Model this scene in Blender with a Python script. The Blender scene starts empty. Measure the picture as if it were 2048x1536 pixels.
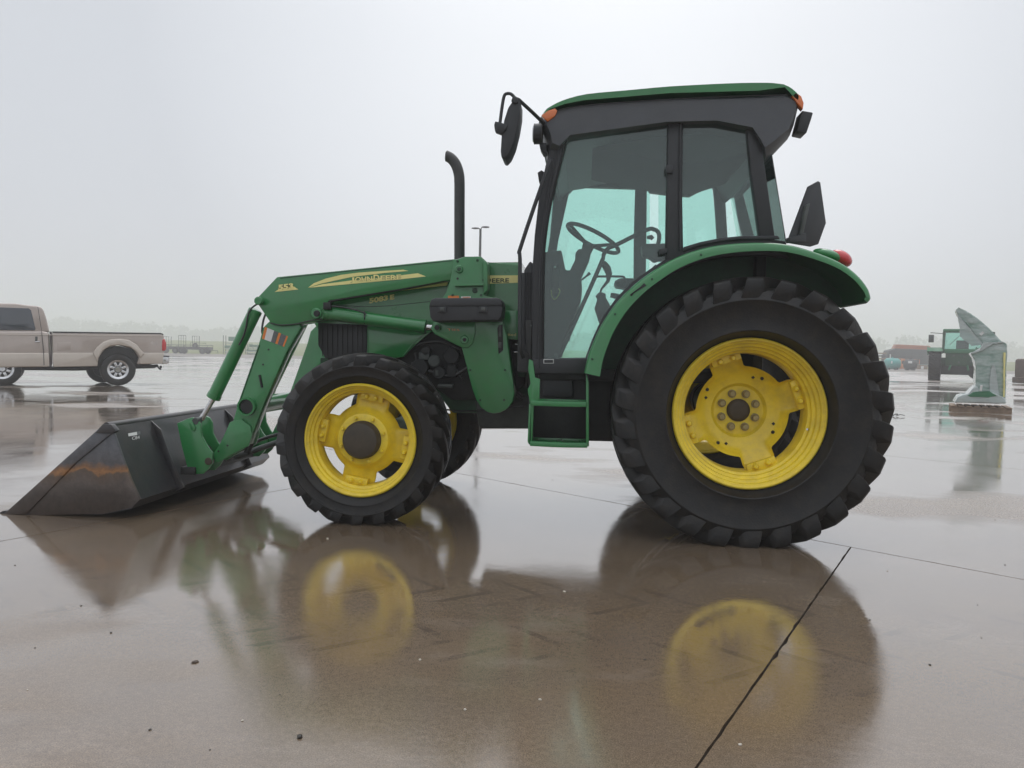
import bpy, bmesh, math, random
from mathutils import Vector, Matrix
random.seed(7)
PI = math.pi
S = bpy.context.scene
C = S.collection
R = math.radians

# ------------------------------------------------------------------ camera
FOC = 1538.0
TH, PT, RL = R(5.3), R(2.31), R(1.17)
CP = Vector((-0.908, -5.19, 1.02))
cF = Vector((-math.sin(TH)*math.cos(PT), math.cos(TH)*math.cos(PT), -math.sin(PT)))
r0 = Vector((math.cos(TH), math.sin(TH), 0)); u0 = r0.cross(cF)
cR = r0*math.cos(RL) + u0*math.sin(RL); cU = -r0*math.sin(RL) + u0*math.cos(RL)
cam = bpy.data.cameras.new('camera'); camo = bpy.data.objects.new('camera', cam); C.objects.link(camo)
cam.sensor_width = 36; cam.lens = 36*FOC/2048; cam.clip_end = 3000; cam.clip_start = 0.05
m = Matrix((cR, cU, -cF)).transposed().to_4x4(); m.translation = CP
camo.matrix_world = m
S.camera = camo

# ------------------------------------------------------------------ light
w = bpy.data.worlds.new('World'); S.world = w; w.use_nodes = True
nt = w.node_tree; nt.nodes.clear()
def N(t, k, **a):
    n = t.nodes.new(k)
    for q, v in a.items(): setattr(n, q, v)
    return n
sky = N(nt, 'ShaderNodeTexSky', sky_type='NISHITA', sun_disc=False)
sky.sun_elevation = R(58); sky.sun_rotation = R(8)
sky.air_density = 1.0; sky.dust_density = 4.0
tc = N(nt, 'ShaderNodeTexCoord')
sep = N(nt, 'ShaderNodeSeparateXYZ'); nt.links.new(tc.outputs['Generated'], sep.inputs[0])
# cloud layer: a little brighter towards the veiled sun (ahead, high), with soft unevenness
dot = N(nt, 'ShaderNodeVectorMath', operation='DOT_PRODUCT'); nt.links.new(tc.outputs['Generated'], dot.inputs[0])
dot.inputs[1].default_value = (0.02, 0.93, 0.36)
ramp = N(nt, 'ShaderNodeValToRGB')
ramp.color_ramp.elements[0].position = 0.0; ramp.color_ramp.elements[0].color = (4.6, 4.8, 5.1, 1)
ramp.color_ramp.elements[1].position = 1.0; ramp.color_ramp.elements[1].color = (6.9, 7.1, 7.35, 1)
e = ramp.color_ramp.elements.new(0.86); e.color = (4.85, 5.07, 5.38, 1)
e = ramp.color_ramp.elements.new(0.95); e.color = (6.0, 6.22, 6.52, 1)
nt.links.new(dot.outputs['Value'], ramp.inputs[0])
noi = N(nt, 'ShaderNodeTexNoise'); noi.inputs['Scale'].default_value = 1.6; noi.inputs['Detail'].default_value = 2
nt.links.new(tc.outputs['Generated'], noi.inputs['Vector'])
mr = N(nt, 'ShaderNodeMapRange'); mr.inputs[3].default_value = 0.92; mr.inputs[4].default_value = 1.08
nt.links.new(noi.outputs[0], mr.inputs[0])
mul = N(nt, 'ShaderNodeMixRGB', blend_type='MULTIPLY'); mul.inputs[0].default_value = 1
nt.links.new(ramp.outputs[0], mul.inputs[1]); nt.links.new(mr.outputs[0], mul.inputs[2])
mix = N(nt, 'ShaderNodeMixRGB'); mix.inputs[0].default_value = 0.93
nt.links.new(sky.outputs[0], mix.inputs[1]); nt.links.new(mul.outputs[0], mix.inputs[2])
zr_ = N(nt, 'ShaderNodeMapRange'); zr_.interpolation_type = 'SMOOTHSTEP'
for i_, v_ in enumerate((0.35, 1.0, 1.0, 2.1)): zr_.inputs[i_+1].default_value = v_
nt.links.new(sep.outputs['Z'], zr_.inputs[0])
mul2 = N(nt, 'ShaderNodeMixRGB', blend_type='MULTIPLY'); mul2.inputs[0].default_value = 1
nt.links.new(mul.outputs[0], mul2.inputs[1]); nt.links.new(zr_.outputs[0], mul2.inputs[2]); nt.links.new(mul2.outputs[0], mix.inputs[2])
bg = N(nt, 'ShaderNodeBackground'); bg.inputs['Strength'].default_value = 0.130
out = N(nt, 'ShaderNodeOutputWorld')
nt.links.new(mix.outputs[0], bg.inputs[0]); nt.links.new(bg.outputs[0], out.inputs[0])
sl = bpy.data.lights.new('sun', 'SUN'); sl.energy = 0.6; sl.angle = R(35); sl.color = (1, 0.985, 0.96)
so = bpy.data.objects.new('sun', sl); C.objects.link(so)
sd = Vector((math.sin(R(8))*math.cos(R(58)), math.cos(R(8))*math.cos(R(58)), math.sin(R(58))))
so.rotation_euler = sd.to_track_quat('Z', 'Y').to_euler(); so.location = (3, 10, 30)
S.view_settings.view_transform = 'Standard'; S.view_settings.look = 'None'
S.view_settings.exposure = 0.10; S.view_settings.gamma = 1; S.view_settings.use_curve_mapping = False
S.render.engine = 'CYCLES'
cy = S.cycles
cy.use_denoising = True; cy.max_bounces = 10; cy.transparent_max_bounces = 24; cy.volume_bounces = 4
cy.diffuse_bounces = 3; cy.glossy_bounces = 4; cy.transmission_bounces = 6
cy.sample_clamp_indirect = 8; cy.caustics_reflective = False; cy.caustics_refractive = False

# ------------------------------------------------------------------ unprojection: pixel of the 2048 px photo + known plane -> point
def ray(x, y): return cF + cR*((x-1024)/FOC) - cU*((y-768)/FOC)
def P(x, y, Y):
    d = ray(x, y); return CP + d*((Y-CP.y)/d.y)
def G(x, y, Z=0.0):
    d = ray(x, y); return CP + d*((Z-CP.z)/d.z)
def onpl(x, y, p0, n):
    d = ray(x, y); return CP + d*((p0-CP).dot(n)/d.dot(n))
def zl(s, ox, oy): return lambda pts: [(ox+a/s, oy+b/s) for a, b in pts]

# ------------------------------------------------------------------ materials
MATS = {}
def mat(name, col, rough=0.5, metal=0.0, coat=0.0, coat_r=0.1, var=0.12, vscale=6, bump=0.0, bscale=60, dirt=None, dirt_amt=0.0, dscale=3, spec=0.5, ior=1.5):
    mm = bpy.data.materials.new(name); mm.use_nodes = True
    t = mm.node_tree; b = t.nodes['Principled BSDF']
    L = t.links.new
    g = N(t, 'ShaderNodeNewGeometry')
    n1 = N(t, 'ShaderNodeTexNoise'); n1.inputs['Scale'].default_value = vscale; n1.inputs['Detail'].default_value = 6; n1.inputs['Roughness'].default_value = 0.65
    L(g.outputs['Position'], n1.inputs['Vector'])
    r1 = N(t, 'ShaderNodeMapRange'); r1.inputs[1].default_value = 0.3; r1.inputs[2].default_value = 0.7
    r1.inputs[3].default_value = 1-var; r1.inputs[4].default_value = 1+var
    L(n1.outputs[0], r1.inputs[0])
    mu = N(t, 'ShaderNodeMixRGB', blend_type='MULTIPLY'); mu.inputs[0].default_value = 1
    mu.inputs[1].default_value = (*col, 1); L(r1.outputs[0], mu.inputs[2])
    last = mu.outputs[0]
    if dirt:
        n2 = N(t, 'ShaderNodeTexNoise'); n2.inputs['Scale'].default_value = dscale; n2.inputs['Detail'].default_value = 9; n2.inputs['Roughness'].default_value = 0.7
        L(g.outputs['Position'], n2.inputs['Vector'])
        r2 = N(t, 'ShaderNodeMapRange'); r2.inputs[1].default_value = 0.45; r2.inputs[2].default_value = 0.75; r2.inputs[3].default_value = 0; r2.inputs[4].default_value = dirt_amt
        L(n2.outputs[0], r2.inputs[0])
        m2 = N(t, 'ShaderNodeMixRGB'); L(r2.outputs[0], m2.inputs[0]); L(last, m2.inputs[1]); m2.inputs[2].default_value = (*dirt, 1)
        last = m2.outputs[0]
    L(last, b.inputs['Base Color'])
    b.inputs['Metallic'].default_value = metal; b.inputs['IOR'].default_value = ior
    r3 = N(t, 'ShaderNodeMapRange'); r3.inputs[3].default_value = max(0.02, rough-0.1); r3.inputs[4].default_value = min(1, rough+0.1)
    L(n1.outputs[0], r3.inputs[0]); L(r3.outputs[0], b.inputs['Roughness'])
    b.inputs['Coat Weight'].default_value = coat; b.inputs['Coat Roughness'].default_value = coat_r
    b.inputs['Specular IOR Level'].default_value = spec
    if bump:
        n3 = N(t, 'ShaderNodeTexNoise'); n3.inputs['Scale'].default_value = bscale; n3.inputs['Detail'].default_value = 4
        L(g.outputs['Position'], n3.inputs['Vector'])
        bp = N(t, 'ShaderNodeBump'); bp.inputs['Strength'].default_value = bump; bp.inputs['Distance'].default_value = 0.004
        L(n3.outputs[0], bp.inputs['Height']); L(bp.outputs[0], b.inputs['Normal'])
    MATS[name] = mm; return mm
def glassmat(name, tint, refl=1.0):
    mm = bpy.data.materials.new(name); mm.use_nodes = True; t = mm.node_tree; t.nodes.clear(); L = t.links.new
    g = N(t, 'ShaderNodeNewGeometry')
    n1 = N(t, 'ShaderNodeTexNoise'); n1.inputs['Scale'].default_value = 90; n1.inputs['Detail'].default_value = 3; L(g.outputs['Position'], n1.inputs['Vector'])
    r1 = N(t, 'ShaderNodeMapRange'); r1.inputs[1].default_value = 0.66; r1.inputs[2].default_value = 0.72; r1.inputs[3].default_value = 1; r1.inputs[4].default_value = 0.8; L(n1.outputs[0], r1.inputs[0])
    mu = N(t, 'ShaderNodeMixRGB', blend_type='MULTIPLY'); mu.inputs[0].default_value = 1; mu.inputs[1].default_value = (*tint, 1); L(r1.outputs[0], mu.inputs[2])
    tr = N(t, 'ShaderNodeBsdfTransparent'); L(mu.outputs[0], tr.inputs[0])
    gl = N(t, 'ShaderNodeBsdfGlossy'); gl.inputs['Roughness'].default_value = 0.03; gl.inputs[0].default_value = (refl, refl, refl, 1)
    fr = N(t, 'ShaderNodeFresnel'); fr.inputs[0].default_value = 1.62
    mx = N(t, 'ShaderNodeMixShader'); L(fr.outputs[0], mx.inputs[0]); L(tr.outputs[0], mx.inputs[1]); L(gl.outputs[0], mx.inputs[2])
    o = N(t, 'ShaderNodeOutputMaterial'); 
    df = N(t, 'ShaderNodeBsdfDiffuse'); df.inputs[0].default_value = (0.42, 0.48, 0.48, 1)
    m3 = N(t, 'ShaderNodeMixShader'); m3.inputs[0].default_value = 0.035; L(mx.outputs[0], m3.inputs[1]); L(df.outputs[0], m3.inputs[2])
    L(m3.outputs[0], o.inputs[0]); MATS[name] = mm; return mm

green = mat('green_paint', (0.018, 0.205, 0.050), 0.33, coat=0.8, coat_r=0.12, var=0.1, vscale=5, dirt=(0.06, 0.13, 0.07), dirt_amt=0.45, bump=0.06, bscale=35)
greenl = mat('green_paint_hood', (0.020, 0.21, 0.052), 0.3, coat=0.9, coat_r=0.1, var=0.08, vscale=5, dirt=(0.06, 0.09, 0.055), dirt_amt=0.3)
yellow = mat('yellow_paint', (0.93, 0.70, 0.03), 0.42, coat=0.3, var=0.08, vscale=9, dirt=(0.34, 0.22, 0.05), dirt_amt=0.5, dscale=7, bump=0.1, bscale=50)
decal_y = mat('decal_yellow', (0.90, 0.82, 0.33), 0.5, var=0.04)
decal_g = mat('decal_dark', (0.02, 0.05, 0.03), 0.5, var=0.04)
rubber = mat('rubber', (0.0078, 0.0074, 0.0072), 0.42, spec=0.36, var=0.25, vscale=14, dirt=(0.045, 0.034, 0.024), dirt_amt=0.45, dscale=11, bump=0.3, bscale=90)
roofp = mat('roof_plastic', (0.080, 0.086, 0.096), 0.55, var=0.12, vscale=5, bump=0.15, bscale=90, dirt=(0.09, 0.09, 0.09), dirt_amt=0.4)
black = mat('black_trim', (0.026, 0.028, 0.031), 0.5, var=0.15, vscale=10, bump=0.1, bscale=120)
darkm = mat('dark_underbody', (0.012, 0.013, 0.013), 0.6, var=0.4, vscale=12, bump=0.3, bscale=40, dirt=(0.03, 0.026, 0.02), dirt_amt=0.5)
castg = mat('green_casting', (0.018, 0.075, 0.035), 0.55, var=0.25, vscale=9, bump=0.3, bscale=40, dirt=(0.05, 0.05, 0.04), dirt_amt=0.6)
greym = mat('grey_casting', (0.07, 0.08, 0.075), 0.55, var=0.3, vscale=10, bump=0.2, dirt=(0.04, 0.036, 0.03), dirt_amt=0.6)
steel = mat('bucket_steel', (0.035, 0.036, 0.040), 0.42, metal=0.3, coat=0.3, var=0.3, vscale=5, bump=0.2, bscale=30, dirt=(0.075, 0.055, 0.045), dirt_amt=0.6, dscale=4)
chrome = mat('bright_metal', (0.6, 0.6, 0.6), 0.2, metal=1.0, var=0.1)
bolt = mat('bolt_metal', (0.33, 0.27, 0.13), 0.5, metal=0.5, var=0.2, vscale=40)
pipe = mat('exhaust_pipe', (0.055, 0.055, 0.056), 0.5, metal=0.3, var=0.2, vscale=12, dirt=(0.10, 0.085, 0.07), dirt_amt=0.3, dscale=8)
hubm = mat('dusty_hub', (0.055, 0.042, 0.026), 0.6, var=0.25, vscale=14, bump=0.1)
white = mat('white_print', (0.75, 0.75, 0.73), 0.5, var=0.05)
orange = mat('orange_print', (0.75, 0.22, 0.05), 0.5, var=0.08)
greyp = mat('grey_print', (0.12, 0.13, 0.13), 0.5, var=0.2, vscale=90)
amber = mat('amber_lens', (0.75, 0.17, 0.02), 0.2, coat=1, var=0.08)
redl = mat('red_lens', (0.62, 0.02, 0.025), 0.2, coat=1, var=0.08)
lens = mat('clear_lens', (0.5, 0.52, 0.55), 0.15, coat=1, var=0.05)
glass = glassmat('cab_glass', (0.84, 0.985, 0.95))
hose = mat('black_hose', (0.015, 0.015, 0.015), 0.4, coat=0.3, var=0.1)

# bucket side plate: bare steel with rust bands and scuffed paint
def bucket_side():
    mm = bpy.data.materials.new('bucket_side_steel'); mm.use_nodes = True; t = mm.node_tree; b = t.nodes['Principled BSDF']; L = t.links.new
    g = N(t, 'ShaderNodeNewGeometry'); sp = N(t, 'ShaderNodeSeparateXYZ'); L(g.outputs['Position'], sp.inputs[0])
    n = N(t, 'ShaderNodeTexNoise'); n.inputs['Scale'].default_value = 3.2; n.inputs['Detail'].default_value = 7; n.inputs['Roughness'].default_value = 0.6; L(g.outputs['Position'], n.inputs['Vector'])
    # band of rust running up and over the scuffed middle: z + 0.25 x wobble
    a = N(t, 'ShaderNodeMath', operation='MULTIPLY_ADD'); L(n.outputs[0], a.inputs[0]); a.inputs[1].default_value = 0.36; zs_ = N(t, 'ShaderNodeMath', operation='SUBTRACT'); L(sp.outputs['Z'], zs_.inputs[0]); zs_.inputs[1].default_value = 0.07; L(zs_.outputs[0], a.inputs[2])
    cr = N(t, 'ShaderNodeValToRGB'); els = cr.color_ramp.elements
    els[0].position = 0.16; els[0].color = (0.060, 0.043, 0.034, 1)
    els[1].position = 0.62; els[1].color = (0.105, 0.110, 0.125, 1)
    for p_, c_ in ((0.24, (0.07, 0.055, 0.048, 1)), (0.30, (0.115, 0.092, 0.082, 1)), (0.355, (0.13, 0.09, 0.065, 1)), (0.375, (0.36, 0.17, 0.065, 1)), (0.40, (0.24, 0.12, 0.055, 1)), (0.44, (0.10, 0.095, 0.10, 1))):
        q = els.new(p_); q.color = c_
    L(a.outputs[0], cr.inputs[0])
    n2 = N(t, 'ShaderNodeTexNoise'); n2.inputs['Scale'].default_value = 16; n2.inputs['Detail'].default_value = 8; n2.inputs['Roughness'].default_value = 0.75; L(g.outputs['Position'], n2.inputs['Vector'])
    r2 = N(t, 'ShaderNodeMapRange'); r2.inputs[1].default_value = 0.35; r2.inputs[2].default_value = 0.7; r2.inputs[3].default_value = 0.7; r2.inputs[4].default_value = 1.25; L(n2.outputs[0], r2.inputs[0])
    mu = N(t, 'ShaderNodeMixRGB', blend_type='MULTIPLY'); mu.inputs[0].default_value = 1; L(cr.outputs[0], mu.inputs[1]); L(r2.outputs[0], mu.inputs[2])
    L(mu.outputs[0], b.inputs['Base Color']); b.inputs['Roughness'].default_value = 0.4; b.inputs['Coat Weight'].default_value = 0.25
    bp = N(t, 'ShaderNodeBump'); bp.inputs['Strength'].default_value = 0.25; bp.inputs['Distance'].default_value = 0.004; L(n2.outputs[0], bp.inputs['Height']); L(bp.outputs[0], b.inputs['Normal'])
    return mm
bside = bucket_side()

# ------------------------------------------------------------------ mesh helpers
def rootloc(o):
    v = Vector((0, 0, 0))
    while o is not None: v += o.location; o = o.parent
    return v
def finish(bm, name, m_, parent=None, loc=None, ang=35, smooth=True, doubles=True):
    """link bm (world coordinates, or local ones when loc is given) as one object"""
    if doubles: bmesh.ops.remove_doubles(bm, verts=bm.verts, dist=1e-5)
    bmesh.ops.recalc_face_normals(bm, faces=bm.faces)
    me = bpy.data.meshes.new(name); 
    base = rootloc(parent) if parent is not None else Vector((0, 0, 0))
    if loc is None:
        bmesh.ops.translate(bm, verts=bm.verts, vec=-base)
    bm.to_mesh(me); bm.free()
    if smooth:
        me.shade_smooth()
        try: me.set_sharp_from_angle(angle=R(ang))
        except Exception: pass
    ms = m_ if isinstance(m_, (list, tuple)) else [m_]
    for q in ms: me.materials.append(q)
    o = bpy.data.objects.new(name, me); C.objects.link(o); o.parent = parent
    if loc is not None: o.location = loc
    return o
def thing(name, label, cat, loc=(0, 0, 0), rz=0, group=None):
    o = bpy.data.objects.new(name, None); C.objects.link(o); o.location = loc; o.rotation_euler = (0, 0, rz)
    o.empty_display_size = 0.2
    o['label'] = label; o['category'] = cat
    if group: o['group'] = group
    return o
def tag(o, label, cat, group=None, kind=None):
    o['label'] = label
    if cat: o['category'] = cat
    if group: o['group'] = group
    if kind: o['kind'] = kind
    return o
def poly3(bm, pts, off, bevel=0.0, seg=2):
    """closed outline pts (3D), extruded by vector off"""
    vs = [bm.verts.new(p) for p in pts]
    f = bm.faces.new(vs)
    r_ = bmesh.ops.extrude_face_region(bm, geom=[f])
    nv = [v for v in r_['geom'] if isinstance(v, bmesh.types.BMVert)]
    bmesh.ops.translate(bm, verts=nv, vec=off)
    if bevel > 0:
        es = set()
        for v in vs+nv:
            for e_ in v.link_edges: es.add(e_)
        bmesh.ops.bevel(bm, geom=list(es), offset=bevel, segments=seg, affect='EDGES', clamp_overlap=True, profile=0.5)
def prism(name, px, Y0, Y1, m_, parent, bevel=0.004, both=False, seg=2, plates=None):
    """outline traced in pixels on the near face at Y0, solid to Y1; both: also its twin on the other side"""
    pts = [P(x, y, Y0) for x, y in px]
    r_ = []
    for s in ((1, -1) if both else (1,)):
        bm = bmesh.new()
        spans = plates or [(Y0, Y1)]
        for a, b in spans:
            poly3(bm, [Vector((p.x, s*a, p.z)) for p in pts], Vector((0, s*(b-a), 0)), bevel, seg)
        r_.append(finish(bm, name, m_, parent, doubles=False))
    return r_
def boxw(bm, c, s, bevel=0.0, rot=None, seg=2):
    c = Vector(c); s = Vector(s)
    M_ = rot or Matrix.Identity(3)
    pts = [c + M_ @ Vector((x*s.x/2, y*s.y/2, -s.z/2)) for x, y in ((-1, -1), (1, -1), (1, 1), (-1, 1))]
    poly3(bm, pts, M_ @ Vector((0, 0, s.z)), bevel, seg)
def box(name, c, s, m_, parent, bevel=0.006, rot=None):
    bm = bmesh.new(); boxw(bm, c, s, bevel, rot); return finish(bm, name, m_, parent, doubles=False)
def tubew(bm, path, rad, seg=12, caps=True):
    path = [Vector(p) for p in path]; n = len(path)
    rs = rad if isinstance(rad, (list, tuple)) else [rad]*n
    t0 = (path[1]-path[0]).normalized()
    up = Vector((0, 1, 0)) if abs(t0.y) < 0.9 else Vector((1, 0, 0))
    a = t0.cross(up).normalized(); rings = []
    for i, p in enumerate(path):
        t = ((path[min(i+1, n-1)]-path[i]).normalized() + (path[i]-path[max(i-1, 0)]).normalized())
        t = t.normalized() if t.length > 1e-6 else t0
        a = (a - t*a.dot(t)).normalized(); b = t.cross(a)
        rings.append([bm.verts.new(p + (a*math.cos(2*PI*k/seg) + b*math.sin(2*PI*k/seg))*rs[i]) for k in range(seg)])
    for i in range(n-1):
        for k in range(seg):
            bm.faces.new((rings[i][k], rings[i][(k+1) % seg], rings[i+1][(k+1) % seg], rings[i+1][k]))
    if caps: bm.faces.new(rings[0][::-1]); bm.faces.new(rings[-1])
def tube(name, path, rad, m_, parent, seg=12, smoothn=0):
    path = [Vector(p) for p in path]
    if smoothn: path = cr(path, smoothn)
    bm = bmesh.new(); tubew(bm, path, rad, seg); return finish(bm, name, m_, parent, doubles=False, ang=50)
def cr(pts, k):
    pts = [Vector(p) for p in pts]; o = []
    ex = [2*pts[0]-pts[1]] + pts + [2*pts[-1]-pts[-2]]
    for i in range(1, len(ex)-2):
        a, b, c, d = ex[i-1:i+3]
        for j in range(k):
            t = j/k
            o.append(0.5*((2*b)+(-a+c)*t+(2*a-5*b+4*c-d)*t*t+(-a+3*b-3*c+d)*t**3))
    o.append(pts[-1]); return o
def lathe(bm, prof, cx=0, cz=0, seg=64, closed=False, cy_=0):
    """profile (r, y) turned about the Y axis through (cx, cz)"""
    rings = []
    for r_, y in prof:
        if r_ < 1e-6: rings.append([bm.verts.new((cx, cy_+y, cz))]*seg)
        else: rings.append([bm.verts.new((cx+r_*math.cos(2*PI*k/seg), cy_+y, cz+r_*math.sin(2*PI*k/seg))) for k in range(seg)])
    n = len(rings); rng = range(n if closed else n-1)
    for i in rng:
        A_, B_ = rings[i], rings[(i+1) % n]
        for k in range(seg):
            q = [A_[k], A_[(k+1) % seg], B_[(k+1) % seg], B_[k]]
            u = []
            for v in q:
                if v not in u: u.append(v)
            if len(u) > 2: bm.faces.new(u)
def cylY(bm, c, r_, h, seg=24, bev=0.0):
    c = Vector(c)
    b = bev
    lathe(bm, [(0, -h/2), (r_-b, -h/2), (r_, -h/2+b), (r_, h/2-b), (r_-b, h/2), (0, h/2)], c.x, c.z, seg, cy_=c.y)
def pin(name, x, y, Y, r_, h, m_, parent, both=False, seg=24):
    p = P(x, y, Y)
    for s in ((1, -1) if both else (1,)):
        bm = bmesh.new(); cylY(bm, (p.x, s*Y, p.z), r_, h, seg, min(0.004, r_*0.2)); finish(bm, name, m_, parent)
def text(name, s, L_, Rr, hpx, Y, m_, parent, extr=0.0008, fat=0.0, plane=None):
    """s set between the baseline pixels L_ and Rr, capitals hpx high, on the plane Y (or plane=(point, normal))"""
    cu = bpy.data.curves.new('t', 'FONT'); cu.body = s; cu.extrude = 0.5; cu.offset = fat
    cu.resolution_u = 3
    o = bpy.data.objects.new('t', cu); C.objects.link(o)
    dg = bpy.context.evaluated_depsgraph_get()
    me = bpy.data.meshes.new_from_object(o.evaluated_get(dg)); bpy.data.objects.remove(o)
    un = (lambda a, b: P(a, b, Y)) if plane is None else (lambda a, b: onpl(a, b, *plane))
    A_ = un(*L_); B_ = un(*Rr); T_ = un(L_[0], L_[1]-hpx)
    u = B_-A_; v = T_-A_; nrm = u.cross(v).normalized()
    if nrm.dot(CP-A_) < 0: nrm = -nrm
    xs = [q.co.x for q in me.vertices]; ys = [q.co.y for q in me.vertices]
    x0, x1, y0, y1 = min(xs), max(xs), min(ys), max(ys)
    base = rootloc(parent)
    for q in me.vertices:
        a = (q.co.x-x0)/(x1-x0); b = (q.co.y-y0)/(y1-y0)
        q.co = A_ + u*a + v*b + nrm*(extr if q.co.z > 0 else 0.0) - base
    bm = bmesh.new(); bm.from_mesh(me); bmesh.ops.recalc_face_normals(bm, faces=bm.faces); bm.to_mesh(me); bm.free()
    me.materials.append(m_); ob = bpy.data.objects.new(name, me); C.objects.link(ob); ob.parent = parent
    return ob
def flat(name, px, Y, m_, parent, th=0.0012, plane=None):
    """thin sticker"""
    bm = bmesh.new()
    if plane is None:
        poly3(bm, [P(x, y, Y) for x, y in px], Vector((0, -th, 0)))
    else:
        n = plane[1] if plane[1].dot(CP-plane[0]) > 0 else -plane[1]
        poly3(bm, [onpl(x, y, *plane) for x, y in px], n*th)
    return finish(bm, name, m_, parent, doubles=False, smooth=False)

# ------------------------------------------------------------------ the yard: wet concrete slabs
def concrete_mat(name, far=False):
    mm = bpy.data.materials.new(name); mm.use_nodes = True; t = mm.node_tree; b = t.nodes['Principled BSDF']; L = t.links.new
    g = N(t, 'ShaderNodeNewGeometry')
    def noise(sc, det=5, ro=0.6, mp=None, dist=0.0):
        n = N(t, 'ShaderNodeTexNoise'); n.inputs['Scale'].default_value = sc; n.inputs['Detail'].default_value = det; n.inputs['Roughness'].default_value = ro
        n.inputs['Distortion'].default_value = dist
        if mp is not None:
            q = N(t, 'ShaderNodeMapping'); q.inputs['Scale'].default_value = mp; q.inputs['Rotation'].default_value = (0, 0, R(8)); L(g.outputs['Position'], q.inputs[0]); L(q.outputs[0], n.inputs['Vector'])
        else: L(g.outputs['Position'], n.inputs['Vector'])
        return n.outputs[0]
    def rng(s, a, b_, c, d):
        q = N(t, 'ShaderNodeMapRange'); L(s, q.inputs[0])
        for i, v in enumerate((a, b_, c, d)): q.inputs[i+1].default_value = v
        return q.outputs[0]
    def mixc(f, c1, c2, bt='MIX'):
        q = N(t, 'ShaderNodeMixRGB', blend_type=bt)
        for i, v in ((0, f), (1, c1), (2, c2)):
            if isinstance(v, (int, float)): q.inputs[i].default_value = v
            elif isinstance(v, tuple): q.inputs[i].default_value = (*v, 1)
            else: L(v, q.inputs[i])
        return q.outputs[0]
    def mth(op, a, c):
        q = N(t, 'ShaderNodeMath', operation=op)
        for i, v in ((0, a), (1, c)):
            if isinstance(v, (int, float)): q.inputs[i].default_value = v
            else: L(v, q.inputs[i])
        return q.outputs[0]
    big = noise(0.5, 4, 0.55); mid = noise(2.6, 7, 0.62, dist=0.4); fine = noise(55, 5, 0.75); grit = noise(260, 2, 0.6)
    col = mixc(rng(big, 0.35, 0.65, 0, 1), (0.172, 0.118, 0.070), (0.208, 0.152, 0.100))
    col = mixc(rng(mid, 0.38, 0.7, 0, 0.75), col, (0.15, 0.108, 0.075))
    col = mixc(rng(noise(1.1, 8, 0.7, (1, 2.2, 1)), 0.55, 0.75, 0, 0.5), col, (0.31, 0.25, 0.20))
    col = mixc(1, col, rng(fine, 0.3, 0.7, 0.78, 1.22), 'MULTIPLY')
    col = mixc(1, col, rng(grit, 0.3, 0.72, 0.58, 1.45), 'MULTIPLY')
    # dark prints left by tractor lugs: two rows of slanted bars beside each other
    spx = N(t, 'ShaderNodeSeparateXYZ'); L(g.outputs['Position'], spx.inputs[0])
    for yc_, ph_ in ((-2.05, 0.0), (-2.62, 0.35)):
        v_ = mth('ABSOLUTE', mth('SUBTRACT', mth('ADD', spx.outputs['Y'], mth('MULTIPLY', spx.outputs['X'], 0.06)), yc_), 0)
        st = mth('FRACT', mth('ADD', mth('MULTIPLY', spx.outputs['X'], 4.6), mth('ADD', mth('MULTIPLY', v_, 5.5), ph_)), 0)
        bar = mth('MULTIPLY', mth('LESS_THAN', st, 0.22), mth('LESS_THAN', v_, 0.19))
        bar = mth('MULTIPLY', bar, rng(noise(3.3, 4, 0.6), 0.46, 0.62, 0.0, 0.5))
        col = mixc(bar, col, (0.07, 0.05, 0.036))
    # wet film: mirror-like sheets where water stands, thinner and rougher between; drier further off
    sp = N(t, 'ShaderNodeSeparateXYZ'); L(g.outputs['Position'], sp.inputs[0])
    film = noise(0.33, 5, 0.55, (0.55, 1.0, 1.0), 0.3)
    dist = rng(sp.outputs['Y'], 8, 40, 0.0, 0.10)
    wet = rng(mth('SUBTRACT', film, dist), 0.40, 0.445, 0.0, 1.0)
    pud = noise(1.3, 6, 0.6)
    rough_w = rng(pud, 0.35, 0.65, 0.03, 0.095)
    near = rng(sp.outputs['Y'], -3.3, -2.3, 0.12, 0.0)
    rough_w = mth('ADD', rough_w, mth('MULTIPLY', near, rng(fine, 0.3, 0.7, 0.5, 1.3)))
    rough = mixc(wet, rng(fine, 0.3, 0.7, 0.2, 0.36), rough_w)
    L(mixc(wet, mixc(1, col, (1.12, 1.11, 1.10), 'MULTIPLY'), col), b.inputs['Base Color'])
    b.inputs['Roughness'].default_value = 0.75; b.inputs['Specular IOR Level'].default_value = 0.2
    # relief: soft ripples on the film, aggregate poking through
    h = mth('ADD', mth('ADD', mth('MULTIPLY', noise(9, 3, 0.5), 0.11), mth('MULTIPLY', noise(42, 2, 0.5), 0.030)), mth('MULTIPLY', mth('MULTIPLY', grit, rng(pud, 0.4, 0.62, 0.010, 0.07)), 1.0))
    bp = N(t, 'ShaderNodeBump'); bp.inputs['Strength'].default_value = 0.5; bp.inputs['Distance'].default_value = 0.006
    L(h, bp.inputs['Height'])
    gl = N(t, 'ShaderNodeBsdfGlossy'); L(rough, gl.inputs['Roughness']); L(bp.outputs[0], gl.inputs['Normal']); gl.inputs[0].default_value = (0.97, 0.97, 0.98, 1)
    lw = N(t, 'ShaderNodeLayerWeight'); lw.inputs[0].default_value = 0.5
    fres = mth('ADD', 0.05, mth('MULTIPLY', 0.94, mth('POWER', lw.outputs['Facing'], 3.0)))
    fres = mth('MULTIPLY', fres, rng(wet, 0, 1, 0.62, 1.0))
    ms = N(t, 'ShaderNodeMixShader'); L(fres, ms.inputs[0]); L(b.outputs[0], ms.inputs[1]); L(gl.outputs[0], ms.inputs[2])
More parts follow.
